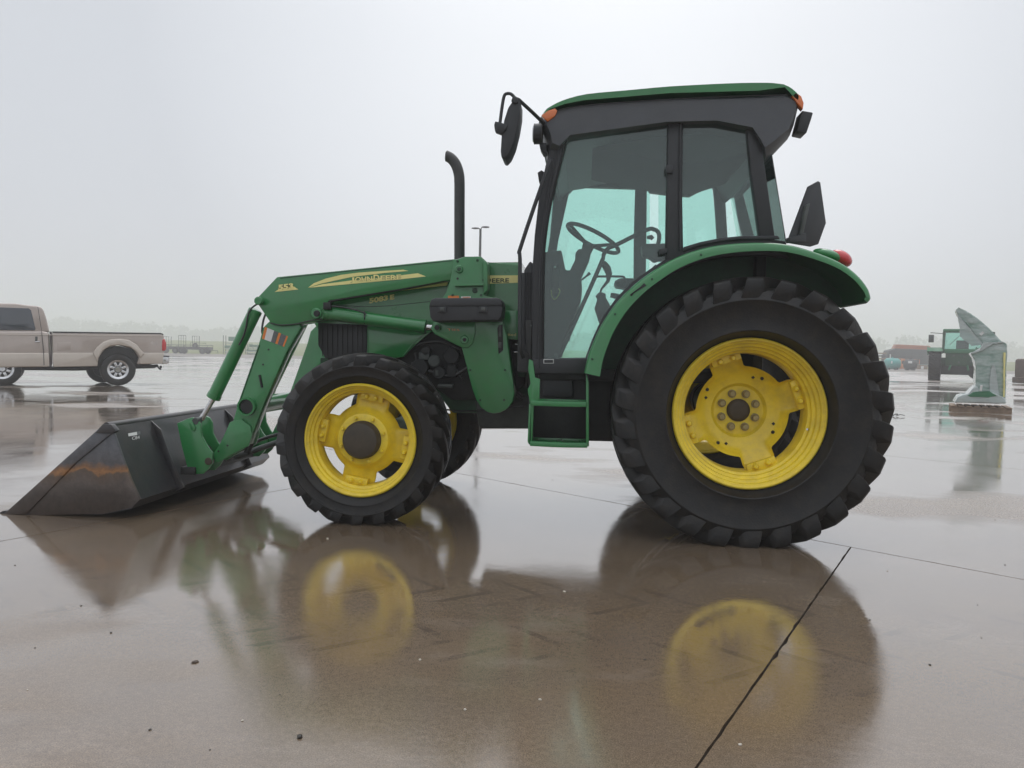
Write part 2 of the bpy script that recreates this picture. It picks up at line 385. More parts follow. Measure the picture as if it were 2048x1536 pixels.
    L(ms.outputs[0], t.nodes['Material Output'].inputs[0])
    bp2 = N(t, 'ShaderNodeBump'); bp2.inputs['Strength'].default_value = 0.5; bp2.inputs['Distance'].default_value = 0.004
    L(grit, bp2.inputs['Height']); L(bp2.outputs[0], b.inputs['Normal'])
    return mm
conc = concrete_mat('wet_concrete')
joint = mat('joint_filler', (0.02, 0.017, 0.014), 0.8, var=0.5, vscale=30)
gravel = mat('wet_gravel', (0.20, 0.175, 0.15), 0.55, var=0.35, vscale=0.6, bump=0.5, bscale=8, dirt=(0.10, 0.085, 0.07), dirt_amt=0.7, dscale=0.35)
grassm = mat('field_grass', (0.14, 0.17, 0.035), 0.9, var=0.35, vscale=0.15, dirt=(0.17, 0.15, 0.06), dirt_amt=0.5, dscale=0.05)

def sheet(name, xs, ys, zf, m_):
    bm = bmesh.new(); g = [[bm.verts.new((x, y, zf(x, y))) for x in xs] for y in ys]
    for j in range(len(ys)-1):
        for i in range(len(xs)-1): bm.faces.new((g[j][i], g[j][i+1], g[j+1][i+1], g[j+1][i]))
    o = finish(bm, name, m_, None, doubles=False); o['kind'] = 'structure'; return o
sheet('ground', [-900, 900], [-60, 1400], lambda x, y: -0.03, gravel)
# gently rising field beyond the yard
def fz(x, y):
    t_ = max(0, min(1, (y-104)/130)); t_ = t_*t_*(3-2*t_)
    return -0.02 + t_*(2.15 - 0.006*x)
sheet('grass_field', [-900 + 60*i for i in range(31)], [103 + 8*i for i in range(22)] + [400, 900, 1400], fz, grassm)
yard = bpy.data.objects.new('concrete_yard', None); C.objects.link(yard); yard['kind'] = 'structure'; yard['label'] = 'wet brown grey concrete yard cut into large slabs by joints'
O_ = Vector((0.566, -0.880, 0)); U_ = Vector((math.cos(R(-39.3)), math.sin(R(-39.3)), 0))*3.80; V_ = Vector((math.cos(R(64)), math.sin(R(64)), 0))*4.54
bmj = bmesh.new(); poly3(bmj, [Vector((x, y, -0.028)) for x, y in ((-86, -11), (86, -11), (86, 70), (-86, 70))], Vector((0, 0, 0.006)))
finish(bmj, 'joint_bed', joint, yard, smooth=False)
cells = []
for i in range(-40, 42):
    for j in range(-14, 30):
        c0 = O_ + U_*(i + (0.62 if j >= 0 else 0)) + V_*j
        cc = c0 + (U_+V_)*0.5
        if not (-84 < cc.x < 84 and -9.5 < cc.y < 69): continue
        v = cc - CP; D = v.dot(cF); side_ = abs(v.dot(cR))
        inview = D > -2.5 and side_ < 3.5 + 0.70*max(D, 0)
        cells.append((0 if inview else 1, D if inview else 1e3, i, j, c0, cc, D, side_))
cells.sort(key=lambda c: c[:4])
rest = bmesh.new()
for rank, (nv_, _, i, j, c0, cc, D, side_) in enumerate(cells):
    if True:
        gap = 0.0034
        uu, vv = U_.normalized(), V_.normalized()
        k = gap/math.sin(R(103.3))
        a = c0 + (uu+vv)*k; bb = c0+U_ + (-uu+vv)*k; c_ = c0+U_+V_ - (uu+vv)*k; d_ = c0+V_ + (uu-vv)*k
        near = rank < 290 and D < 14 and side_ < 8
        if rank >= 290 or nv_:
            poly3(rest, [Vector((p.x, p.y, -0.024)) for p in (a, bb, c_, d_)], Vector((0, 0, 0.024))); continue
        bm = bmesh.new()
        if near:
            # worn arrises: break each edge line up with small chips
            rim_ = []
            cs = [a, bb, c_, d_]; ce = cc
            for q in range(4):
                p0, p1 = cs[q], cs[(q+1) % 4]; nseg = 90
                for s_ in range(nseg):
                    p = p0.lerp(p1, s_/nseg)
                    if s_ > 0:
                        ch = random.random(); inw = (ce-p).normalized()
                        p = p + inw*(0.004*max(0, random.gauss(0.1, 0.35)) if ch < 0.95 else random.uniform(0.003, 0.009))
                    rim_.append(p)
            vt = [bm.verts.new((p.x, p.y, 0.0)) for p in rim_]
            vb = [bm.verts.new((p.x, p.y, -0.026)) for p in rim_]
            bm.faces.new(vt)
            for q in range(len(vt)): bm.faces.new((vt[q], vb[q], vb[(q+1) % len(vt)], vt[(q+1) % len(vt)]))
        else:
            poly3(bm, [Vector((p.x, p.y, -0.024)) for p in (a, bb, c_, d_)], Vector((0, 0, 0.024)))
        finish(bm, 'concrete_slab', conc, yard, smooth=False, doubles=False)

ro_ = finish(rest, 'concrete_slab', conc, yard, smooth=False, doubles=False); ro_['kind'] = 'stuff'

# ------------------------------------------------------------------ haze
def haze():
    bm = bmesh.new(); boxw(bm, (0, 330, 9.5), (2000, 1060, 21.5)); o = finish(bm, 'haze', [], None, smooth=False)
    mm = bpy.data.materials.new('haze_air'); mm.use_nodes = True; t = mm.node_tree; t.nodes.clear()
    v = N(t, 'ShaderNodeVolumePrincipled'); v.inputs['Density'].default_value = 0.0033; v.inputs['Color'].default_value = (1.0, 1.0, 1.0, 1); v.inputs['Anisotropy'].default_value = 0.0
    o2 = N(t, 'ShaderNodeOutputMaterial'); t.links.new(v.outputs[0], o2.inputs['Volume'])
    o.data.materials.append(mm); o['kind'] = 'stuff'; o['label'] = 'pale rain haze hanging over the whole yard and field'
haze()

# ================================================================== THE TRACTOR
T = thing('tractor', 'large green farm tractor with cab, yellow wheels and front loader in the foreground', 'tractor', (0, 0, 0))

def tyre(name, c, Rr, W, rimr, nl, parent, sweep, hl, hw, phase=0.0, flip=1):
    c = Vector(c); h = W/2; rb = Rr-hl
    bm = bmesh.new()
    yb_ = rimr*0.0 + (0.147 if Rr > 0.6 else 0.105)
    prof = [(rimr-0.002, yb_-0.006), (rimr+0.016, yb_+0.001), (rimr+0.030, yb_+0.012), (rimr+0.055, h*0.94), (rimr+(rb-rimr)*0.42, h*1.02), (rimr+(rb-rimr)*0.7, h*1.02), (rb-0.045, h*0.96), (rb-0.018, h*0.86), (rb-0.004, h*0.6), (rb, 0.0)]
    rib = []
    for a_, b_ in prof:
        rib.append((a_, b_))
        if abs(a_-(rimr+0.055)) < 1e-6: rib += [(a_+0.004, b_+0.006), (a_+0.010, b_+0.006), (a_+0.014, b_+0.003)]
        if abs(a_-(rimr+(rb-rimr)*0.7)) < 1e-6: rib += [(a_+0.004, b_+0.004), (a_+0.010, b_+0.004), (a_+0.014, b_-0.001)]
    prof = rib + [(a, -b) for a, b in rib[-2::-1]]
    prof += [(rimr+0.004, -yb_+0.03), (rimr+0.004, yb_-0.03)]
    lathe(bm, prof, 0, 0, 96, closed=True)
    o = finish(bm, name, rubber, parent, loc=c, ang=60)
    # one lug per side, shared by all its copies
    meshes = []
    for sd_ in (-1, 1):
        bm = bmesh.new(); secs = []
        K = 7
        for i in range(K):
            t_ = i/(K-1); ph = -sweep*(t_**1.15); y = sd_*(0.0 + t_*h*0.93) - sd_*0.012*(1-t_)
            r_b = rb-0.012-0.028*t_**4; r_t = Rr-0.012*t_**2
            wt = hw*(0.55+0.5*t_); wb = wt*1.22+0.004
            secs.append((ph, y, r_b, y, r_t, wb, wt))
        ph = -sweep*1.03
        kk = hl/0.048
        secs.append((ph, sd_*h*0.90, rb-0.05*kk, sd_*h*1.03, Rr-0.026*kk, hw*1.45, hw*1.08))
        secs.append((ph-0.022, sd_*h*0.92, rb-0.08*kk, sd_*h*1.06, Rr-0.062*kk, hw*1.4, hw*1.02))
        secs.append((ph-0.045, sd_*h*0.95, rb-0.105*kk, sd_*h*1.035, Rr-0.10*kk, hw*1.25, hw*0.86))
        rows = []
        for ph, yb, r_b, yt, r_t, wb, wt in secs:
            row = []
            for dw, y_, rr in ((-wb, yb, r_b), (-wt, yt, r_t), (wt, yt, r_t), (wb, yb, r_b)):
                an = ph + dw/rr
                row.append(bm.verts.new((flip*rr*math.sin(an), y_, rr*math.cos(an))))
            rows.append(row)
        for i in range(len(rows)-1):
            for k in range(4):
                bm.faces.new((rows[i][k], rows[i][(k+1) % 4], rows[i+1][(k+1) % 4], rows[i+1][k]))
        bm.faces.new(rows[0]); bm.faces.new(rows[-1][::-1])
        bmesh.ops.recalc_face_normals(bm, faces=bm.faces)
        top = [e_ for e_ in bm.edges if len(e_.link_faces) == 2 and e_.calc_face_angle(0) > R(30)]
        bmesh.ops.bevel(bm, geom=top, offset=0.004, segments=1, affect='EDGES', clamp_overlap=True)
        me = bpy.data.meshes.new('tread_lug'); bm.to_mesh(me); bm.free(); me.materials.append(rubber)
        me.shade_smooth(); me.set_sharp_from_angle(angle=R(40)); meshes.append(me)
    for k in range(nl):
        for q in (0, 1):
            l = bpy.data.objects.new('tread_lug', meshes[q]); C.objects.link(l); l.parent = o
            l.rotation_euler = (0, 2*PI*(k+0.5*q)/nl + phase, 0)
    return o

def disc(bm, c, rings, redge, yedge, th, seg=144):
    """dished wheel disc with a lobed outer edge; rings (r, y) from the middle out, then redge(angle) at yedge"""
    rows = []
    for r_, y in rings: rows.append([(r_*math.cos(2*PI*k/seg), y, r_*math.sin(2*PI*k/seg)) for k in range(seg)])
    rl, yl = rings[-1]
    for fr in (0.35, 0.7, 1.0):
        row = []
        for k in range(seg):
            a = 2*PI*k/seg; re = redge(a); rr = rl+(re-rl)*fr
            row.append((rr*math.cos(a), yl+(yedge(a)-yl)*fr, rr*math.sin(a)))
        rows.append(row)
    f_ = [[bm.verts.new(Vector(p)+Vector(c)) for p in row] for row in rows]
    b_ = [[bm.verts.new(Vector(p)+Vector(c)+Vector((0, th, 0))) for p in row] for row in rows]
    for i in range(len(rows)-1):
        for k in range(seg):
            k2 = (k+1) % seg
            bm.faces.new((f_[i][k], f_[i][k2], f_[i+1][k2], f_[i+1][k])); bm.faces.new((b_[i][k], b_[i+1][k], b_[i+1][k2], b_[i][k2]))
    for k in range(seg):
        k2 = (k+1) % seg
        bm.faces.new((f_[-1][k], f_[-1][k2], b_[-1][k2], b_[-1][k])); bm.faces.new((f_[0][k], b_[0][k], b_[0][k2], f_[0][k2]))
def lobe(offdeg, rin, rout, half, soft=9):
    def f(a):
        d = abs(((math.degrees(a)-offdeg+45) % 90)-45)
        t_ = max(0, min(1, (half+soft-d)/soft)); t_ = t_*t_*(3-2*t_)
        bulge = 0.03*math.cos(R((d-45)*4))*0
        return rin + (rout-rin)*t_ + bulge
    return f

RC = Vector((-0.008, -0.765, 0.715)); FC = Vector((-2.195, -0.715, 0.492))
def rear_wheel(side):
    c = Vector((RC.x, side*abs(RC.y), RC.z)); s = -side   # s=+1: the near (left) wheel
    tyre('rear_tyre', c, 0.750, 0.46, 0.392, 26, T, R(19), 0.052, 0.041, phase=R(5 if side < 0 else 3))
    bm = bmesh.new()
    pr = [(0.407, -0.166), (0.414, -0.158), (0.405, -0.150), (0.392, -0.146), (0.388, -0.128), (0.374, -0.122), (0.370, -0.100), (0.356, -0.094), (0.352, -0.072), (0.340, -0.064), (0.336, -0.02), (0.334, 0.06), (0.352, 0.085), (0.378, 0.12), (0.392, 0.146), (0.405, 0.150), (0.414, 0.158), (0.407, 0.166)]
    inn = [(a-0.006, y) for a, y in pr[::-1]]
    lathe(bm, [(a, s*y) for a, y in pr+inn], 0, 0, 96, closed=True)
    rim = finish(bm, 'rear_rim', yellow, T, loc=c, ang=40)
    bm = bmesh.new()
    off = 20 if side < 0 else -20
    disc(bm, (0, 0, 0), [(0.066, s*0.142), (0.140, s*0.142), (0.148, s*0.136), (0.158, s*0.122), (0.186, s*0.116), (0.214, s*0.098), (0.232, s*0.084)], lobe(off, 0.258, 0.333, 15, 6), lambda a: s*0.030, 0.008)
    finish(bm, 'wheel_disc', yellow, rim, loc=(0, 0, 0), ang=30)
    for k in range(4):
        a = R(off+90*k)
        M_ = Matrix.Rotation(-a, 3, 'Y')
        bm = bmesh.new(); boxw(bm, M_ @ Vector((0.312, -s*0.002, 0)), (0.046, 0.045, 0.165), 0.004, M_)
        finish(bm, 'rim_bracket', yellow, rim, loc=(0, 0, 0), doubles=False)
        for q in (-1, 1):
            bm = bmesh.new(); p = M_ @ Vector((0.308, -s*0.024, q*0.036))
            lathe(bm, [(0, -s*0.028), (0.010, -s*0.026), (0.0165, -s*0.016), (0.018, 0)], p.x, p.z, 16, cy_=p.y)
            finish(bm, 'bracket_bolt', yellow, rim, loc=(0, 0, 0))
    for k in range(8):
        a = R(22.5+45*k); bm = bmesh.new(); x_, z_ = 0.103*math.cos(a), 0.103*math.sin(a)
        lathe(bm, [(0, -0.034*s), (0.014, -0.034*s), (0.018, -0.030*s), (0.018, -0.012*s), (0.024, -0.012*s), (0.024, 0)], x_, z_, 6 if False else 12, cy_=s*0.141)
        finish(bm, 'wheel_bolt', bolt, rim, loc=(0, 0, 0))
    for k in range(4):
        for dq, rr, sq in ((38, 0.222, 0), (50, 0.205, 1)):
            a = R(off+90*k+dq); bm = bmesh.new()
            yy = 0.088 if rr > 0.21 else 0.100
            lathe(bm, [(0, -0.003*s), (0.0095, -0.003*s), (0.0105, 0.001)], rr*math.cos(a), rr*math.sin(a), 4 if sq else 12, cy_=s*yy)
            finish(bm, 'disc_hole_shade', darkm, rim, loc=(0, 0, 0))  # small dark caps in place of cut holes, shade put into their colour
    bm = bmesh.new(); lathe(bm, [(0, s*0.118), (0.045, s*0.119), (0.058, s*0.124), (0.066, s*0.134), (0.067, s*0.2), (0.12, s*0.21), (0.13, s*0.42), (0, s*0.42)], 0, 0, 40)
    finish(bm, 'wheel_hub', hubm, rim, loc=(0, 0, 0))
    bm = bmesh.new(); tubew(bm, [Vector((0.348, -s*0.060, -0.085)), Vector((0.330, -s*0.085, -0.080)), Vector((0.322, -s*0.11, -0.078))], 0.006, 8)
    finish(bm, 'valve_stem', chrome, rim, loc=(0, 0, 0))
rear_wheel(-1); rear_wheel(1)
def front_wheel(side):
    c = Vector((FC.x, side*abs(FC.y), FC.z)); s = -side
    tyre('front_tyre', c, 0.512, 0.29, 0.318, 22, T, R(19), 0.040, 0.028, phase=R(4 if side < 0 else 9))
    bm = bmesh.new()
    pr = [(0.327, -0.122), (0.334, -0.115), (0.326, -0.107), (0.315, -0.104), (0.311, -0.090), (0.300, -0.085), (0.297, -0.065), (0.283, -0.058), (0.279, -0.02), (0.278, 0.04), (0.290, 0.07), (0.315, 0.104), (0.326, 0.107), (0.334, 0.115), (0.327, 0.122)]
    inn = [(a-0.006, y) for a, y in pr[::-1]]
    lathe(bm, [(a, s*y) for a, y in pr+inn], 0, 0, 96, closed=True)
    rim = finish(bm, 'front_rim', yellow, T, loc=c, ang=40)
    off = 80 if side < 0 else -12
    bm = bmesh.new()
    disc(bm, (0, 0, 0), [(0.10, -s*0.062), (0.142, -s*0.060), (0.152, -s*0.054), (0.164, -s*0.030), (0.180, -s*0.012), (0.196, -s*0.002)], lobe(off, 0.212, 0.276, 20, 9), lambda a: s*0.018, 0.008)
    finish(bm, 'wheel_disc', yellow, rim, loc=(0, 0, 0), ang=30)
    for k in range(4):
        a = R(off+90*k); M_ = Matrix.Rotation(-a, 3, 'Y')
        bm = bmesh.new(); boxw(bm, M_ @ Vector((0.254, -s*0.014, 0)), (0.044, 0.040, 0.135), 0.004, M_)
        finish(bm, 'rim_bracket', yellow, rim, loc=(0, 0, 0), doubles=False)
        for q in (-1, 1):
            bm = bmesh.new(); p = M_ @ Vector((0.254, -s*0.034, q*0.028))
            lathe(bm, [(0, -s*0.026), (0.008, -s*0.024), (0.0135, -s*0.015), (0.0145, 0)], p.x, p.z, 16, cy_=p.y)
            finish(bm, 'bracket_bolt', yellow, rim, loc=(0, 0, 0))
    for k in range(8):
        a = R(18+45*k); bm = bmesh.new()
        lathe(bm, [(0, -0.020*s), (0.008, -0.020*s), (0.010, -0.017*s), (0.010, -0.005*s), (0.013, -0.005*s), (0.013, 0)], 0.133*math.cos(a), 0.133*math.sin(a), 10, cy_=-s*0.061)
        finish(bm, 'wheel_bolt', yellow, rim, loc=(0, 0, 0))
    bm = bmesh.new(); lathe(bm, [(0, -s*0.126), (0.07, -s*0.124), (0.098, -s*0.115), (0.110, -s*0.098), (0.113, -s*0.06), (0.113, s*0.10), (0.09, s*0.2), (0.09, s*0.30), (0, s*0.30)], 0, 0, 48)
    finish(bm, 'wheel_hub', hubm, rim, loc=(0, 0, 0))
front_wheel(-1); front_wheel(1)
tube('front_axle', [(FC.x, -0.50, FC.z), (FC.x, -0.3, FC.z-0.02), (FC.x, 0.3, FC.z-0.02), (FC.x, 0.50, FC.z)], 0.075, castg, T, 16)
tube('rear_axle', [(0, -0.45, 0.715), (0, 0.45, 0.715)], 0.13, castg, T, 24)

# ---- body between the wheels
prism('engine_block', [(655, 640), (1068, 600), (1068, 760), (1000, 800), (905, 800), (870, 775), (700, 760), (655, 720)], -0.27, 0.27, darkm, T, 0.01)
prism('front_frame', [(640, 715), (800, 715), (862, 770), (878, 770), (1055, 770), (1055, 828), (905, 826), (885, 800), (850, 790), (640, 790)], -0.22, 0.22, castg, T, 0.01)
prism('gearbox_housing', [(948, 800), (1052, 790), (1300, 800), (1300, 862), (1060, 858), (958, 858)], -0.24, 0.24, greym, T, 0.02)
prism('fuel_tank', [(1056, 745), (1335, 745), (1335, 882), (1240, 884), (1078, 880), (1056, 858)], -0.56, -0.16, darkm, T, 0.02)
prism('battery_box', [(1085, 752), (1145, 752), (1147, 795), (1085, 793)], -0.60, -0.5, black, T, 0.01)
# engine bay: filters, pulley, brackets
for (x, y, r_, h_) in ((842, 735, 0.055, 0.1), (880, 745, 0.04, 0.08), (853, 702, 0.03, 0.06), (905, 712, 0.05, 0.1), (1010, 700, 0.03, 0.05)):
    pin('engine_filter', x, y, -0.30, r_, h_, darkm, T)
for (x, y) in ((874, 717), (874, 746), (1000, 697), (826, 730)):
    box('engine_bracket', P(x, y, -0.34), (0.02, 0.01, 0.035), greym, T, 0.002)
for pts_, r_ in (([(800, 715), (835, 690), (880, 684), (920, 700)], 0.010), ([(815, 760), (850, 742), (900, 752), (935, 735)], 0.013), ([(830, 705), (838, 735), (862, 765)], 0.008), ([(900, 690), (905, 720), (925, 760)], 0.007), ([(1040, 620), (1052, 660), (1048, 720)], 0.010)):
    tube('engine_hose', [P(x, y, -0.315) for x, y in pts_], r_, hose, T, 10, 5)
for (x, y, w_, h_, m_) in ((850, 712, 0.07, 0.05, greym), (905, 742, 0.06, 0.08, darkm), (828, 742, 0.04, 0.05, greym), (892, 772, 0.10, 0.025, greym), (1045, 735, 0.05, 0.12, castg)):
    box('engine_part', P(x, y, -0.30), (w_, 0.06, h_), m_, T, 0.008)
for k in range(4): pin('pulley', 868+k*0.01, 722, -0.318-0.008*k, 0.040-0.004*(k % 2), 0.006, greym, T)
tube('fuel_pipe', [P(1030, 688, -0.36), P(1042, 690, -0.36), P(1043, 700, -0.36), P(1038, 704, -0.36), P(1028, 704, -0.36)], 0.004, chrome, T, 8)
tube('wiring_hose', [P(1056, 640, -0.4), P(1050, 690, -0.42), P(1058, 730, -0.4), P(1052, 775, -0.38)], 0.016, hose, T, 10, 4)
text('small_print', '4 in', (904, 777), (925, 777), 4, -0.222, white, T)

# ---- hood
HY = -0.33
hood_px = [(1042, 523), (974, 524), (900, 531), (800, 546), (700, 567), (652, 590), (634, 612), (632, 640), (640, 646), (735, 650), (734, 714), (778, 720), (806, 712), (822, 690), (845, 670), (880, 657), (960, 650), (1042, 645)]
def hood():
    bm = bmesh.new()
    pts = [P(x, y, HY) for x, y in hood_px]
    vs = [[bm.verts.new((p.x, Y, p.z)) for p in pts] for Y in (HY, -HY)]
    bm.faces.new(vs[0]); bm.faces.new(vs[1][::-1]); n = len(pts); top = []
    for k in range(n):
        f_ = bm.faces.new((vs[0][k], vs[1][k], vs[1][(k+1) % n], vs[0][(k+1) % n]))
        if k < 7: top += [e_ for e_ in f_.edges if abs(e_.verts[0].co.y-e_.verts[1].co.y) < 0.01]
    bmesh.ops.bevel(bm, geom=list(set(top)), offset=0.07, segments=5, affect='EDGES', clamp_overlap=True)
    return finish(bm, 'hood', greenl, T, ang=40)
hood()
tube('hood_seam', [P(642, 603, HY-0.001), P(700, 612, HY-0.001), P(770, 612, HY-0.001), P(860, 603, HY-0.001)], 0.0018, decal_g, T, 6, 6)
prism('side_grille', [(636, 642), (734, 652), (733, 716), (650, 716), (636, 690)], -0.315, -0.25, black, T, 0.004)
for k in range(9):
    x = 645+k*10
    tube('grille_bar', [P(x, 650, -0.318), P(x, 712, -0.318)], 0.003, darkm, T, 6)
prism('lower_panel', [(735, 652), (845, 655), (860, 665), (830, 690), (806, 714), (778, 716), (737, 712)], -0.335, -0.30, greenl, T, 0.003)
tube('panel_edge', [P(806, 713, -0.337), P(822, 692, -0.337), P(846, 668, -0.337), P(880, 656, -0.337)], 0.004, green, T, 6)
prism('battery_cover', [(1003, 621), (1041, 621), (1042, 680), (1003, 678)], -0.42, -0.33, greenl, T, 0.006)
text('small_print', 'Limited', (1000, 671), (1032, 672), 5.5, -0.4205, decal_y, T)
flat('stripe', [(960, 551), (1037, 550.5), (1037, 565.5), (962, 568)], HY-0.0005, decal_y, T)
text('lettering', 'D', (970, 566), (982, 565.6), 11, HY-0.0022, decal_g, T, fat=0.02)
text('lettering', 'EERE', (984, 565.4), (1018, 565), 8.6, HY-0.0022, decal_g, T, fat=0.02)
flat('stripe', [(790, 583), (832, 573.6), (865, 567), (888, 564), (896, 564.8), (893, 571), (845, 576)], HY-0.0005, decal_y, T)
text('lettering', '5083', (738.5, 607), (776, 600.5), 10.5, HY-0.0015, decal_y, T, fat=0.05)
text('lettering', 'E', (780, 600), (788.5, 598.5), 10, HY-0.0015, decal_y, T, fat=0.05)
tube('hood_line', [P(735, 655, -0.337), P(736, 710, -0.337)], 0.003, green, T, 6)

# ---- exhaust
ey = 0.22
ex = [P(919, 560, ey), P(919, 420, ey), P(919, 365, ey), P(917, 345, ey), P(911, 328, ey), P(901.5, 316.5, ey), P(891, 311, ey)]
def exhaust():
    bm = bmesh.new(); path = cr(ex, 5); tubew(bm, path, 0.0375, 24, caps=False)
    # slanted cut at the tip
    tip = path[-1]; n_ = Vector((-1, 0, 0.12)).normalized()
    bmesh.ops.bisect_plane(bm, geom=bm.verts[:]+bm.edges[:]+bm.faces[:], plane_co=P(892, 313, ey), plane_no=n_, clear_outer=True)
    bmesh.ops.solidify(bm, geom=bm.faces[:], thickness=0.004)
    return finish(bm, 'exhaust_pipe', pipe, T, ang=50)
exhaust()

# ---- loader arms
AY0, AY1 = -0.475, -0.375
boom_px = [(553.5, 554), (907, 518), (960, 520), (960, 556), (895, 561), (800, 578), (658, 601), (650, 612), (646, 640), (612, 647), (597, 649), (565, 652), (541, 646), (529, 628), (514, 606), (513, 597)]
prism('loader_boom', boom_px, AY0, AY1, green, T, 0.006, both=True)
low_px = [(541, 640), (597, 646), (602, 655), (573, 705), (531, 800), (507, 862), (498, 890), (462, 870), (466, 842), (477, 802), (518, 685), (526, 655)]
prism('loader_lower_arm', low_px, AY0+0.008, AY1-0.008, green, T, 0.006, both=True)
tube('arm_shaded_edge', [P(600, 650, AY1-0.01), P(577, 700, AY1-0.01), P(540, 785, AY1-0.01), P(516, 845, AY1-0.01), P(494, 905, AY1-0.01)], 0.022, darkm, T, 10)  # inner edge of the arm, its shadow put into the dark colour
toe_px = [(459, 845), (470, 840), (483, 838.5), (488, 843), (500, 852), (504, 870), (497, 892), (470, 906), (436, 926), (429, 920), (426, 908), (437, 893), (449, 868)]
prism('arm_toe_plate', toe_px, AY0-0.012, AY1+0.012, green, T, 0.004, both=True, plates=[(AY0-0.012, AY0+0.006), (AY1-0.006, AY1+0.012)])
for (x, y) in ((455, 891), (437, 902.5)): pin('plate_bolt', x, y, AY0-0.013, 0.006, 0.006, darkm, T)
for (x, y) in ((537, 699), (526, 729)): pin('arm_hole_shade', x, y, AY0+0.007, 0.006, 0.004, darkm, T)  # dark pins painted as the shade inside two drilled holes
# cross tube between the arms, open end
p = P(495.5, 813, AY0)
bm = bmesh.new(); lathe(bm, [(0.047, -0.505), (0.058, -0.505), (0.058, 0.505), (0.047, 0.505)], p.x, p.z, 32, closed=True); finish(bm, 'cross_tube', green, T)
pin('tube_end_shade', 495.5, 813, -0.492, 0.0465, 0.01, darkm, T, both=True)  # dark disc stands in for the shade inside the open tube
tube('arm_gusset', [P(519, 750, AY0+0.004), P(524, 775, AY0+0.004)], 0.008, darkm, T, 8)
# tilt cylinder
ty = -0.44
def cyl(name, a, b, r_, m_, both=True):
    for s in ((1, -1) if both else (1,)):
        A_, B_ = Vector((a.x, s*a.y, a.z)), Vector((b.x, s*b.y, b.z)); d = (B_-A_).normalized()
        bm = bmesh.new(); tubew(bm, [A_, A_+d*0.006, A_+d*0.03, A_+d*0.031, B_-d*0.035, B_-d*0.034, B_-d*0.004, B_], [r_*0.8, r_*1.04, r_*1.04, r_, r_, r_*1.08, r_*1.08, r_*0.85], 28)
        finish(bm, name, m_, T, ang=30)
cyl('tilt_cylinder', P(512, 619, ty), P(426, 797, ty), 0.042, green)
cyl('cylinder_rod', P(428, 795, ty), P(402, 840, ty), 0.017, chrome)
pin('cylinder_pin', 519, 602, AY0-0.01, 0.026, 0.05, green, T, both=True)
pin('cylinder_pin', 394, 842, AY0-0.012, 0.024, 0.05, greym, T, both=True)
pin('cylinder_pin', 419, 922, AY0-0.02, 0.024, 0.04, hubm, T, both=True)
tube('loader_hose', [P(528, 600, ty), P(500, 620, ty-0.05), P(492, 655, ty-0.05), P(487, 672, ty-0.045), P(478, 690, ty-0.045)], 0.006, hose, T, 8, 5)
tube('loader_hose', [P(535, 618, ty), P(527, 640, ty), P(524, 662, ty-0.02), P(528, 675, ty)], 0.007, hose, T, 8, 5)
tube('loader_hose', [P(541, 646, AY0-0.004), P(560, 650, AY0-0.004), P(590, 648, AY0-0.004), P(622, 641, AY0-0.004), P(645, 638, AY0-0.004)], 0.004, hose, T, 8, 4)
tube('loader_hose', [P(662, 612, AY0-0.01), P(690, 615, AY0-0.012), P(715, 621, AY0-0.012), P(733, 628, AY0-0.01)], 0.005, hose, T, 8, 4)
tube('hydraulic_line', [P(655, 603, AY0+0.01), P(800, 578.5, AY0+0.01), P(893, 560.5, AY0+0.01)], 0.008, darkm, T, 8)
# lift cylinder
cyl('lift_cylinder', P(650, 626, ty), P(853, 654, ty), 0.041, green)
cyl('cylinder_rod', P(852, 654, ty), P(872, 656, ty), 0.019, chrome)
pin('cylinder_pin', 634, 627, AY0-0.005, 0.034, 0.05, green, T, both=True)
pin('cylinder_pin', 634, 627, AY0-0.03, 0.02, 0.02, darkm, T, both=True)
tube('cylinder_strap', [P(729, 623+q, ty-0.0435+0.02*abs(q-12)/12) for q in range(0, 26, 3)], 0.005, hose, T, 6)
box('hose_clamp', P(655, 612, AY0-0.01), (0.05, 0.03, 0.045), darkm, T, 0.006)
# stripes and lettering on the arm
zs = zl(3.938, 540, 500)
flat('stripe', zs([(300, 297), (345, 262), (440, 225), (560, 196), (700, 178), (900, 164), (1050, 155), (1092, 165), (900, 181), (640, 213), (405, 264)]), AY0-0.0005, decal_y, T)
flat('stripe', zs([(302, 298), (410, 270), (640, 240), (800, 226), (1040, 198), (1165, 183), (1228, 208), (980, 236)]), AY0-0.0005, decal_y, T)
bl = lambda x: 564.5 - (x-700)*0.058
for mt_, fat, yy in ((decal_g, 0.065, AY0-0.0022), (decal_y, 0.035, AY0-0.0036)):
    text('lettering', 'J', (701, bl(701)+3.0), (708.5, bl(708.5)+3.0), 12.5, yy, mt_, T, fat=fat)
    text('lettering', 'OHN', (710, bl(710)), (744.5, bl(744.5)), 9.6, yy, mt_, T, fat=fat)
    text('lettering', 'D', (747, bl(747)), (759, bl(759)), 12.2, yy, mt_, T, fat=fat)
    text('lettering', 'EERE', (761, bl(761)), (802, bl(802)), 9.6, yy, mt_, T, fat=fat)
flat('stripe', [(549.5, 584), (556, 579.5), (588, 573), (596.5, 579)], AY0-0.0005, decal_y, T)
for mt_, fat, yy in ((decal_g, 0.095, AY0-0.0022), (decal_y, 0.05, AY0-0.0034)):
    text('lettering', '553', (556.5, 580.5), (586.5, 577), 11, yy, mt_, T, fat=fat)
za = zl(4.267, 400, 500)
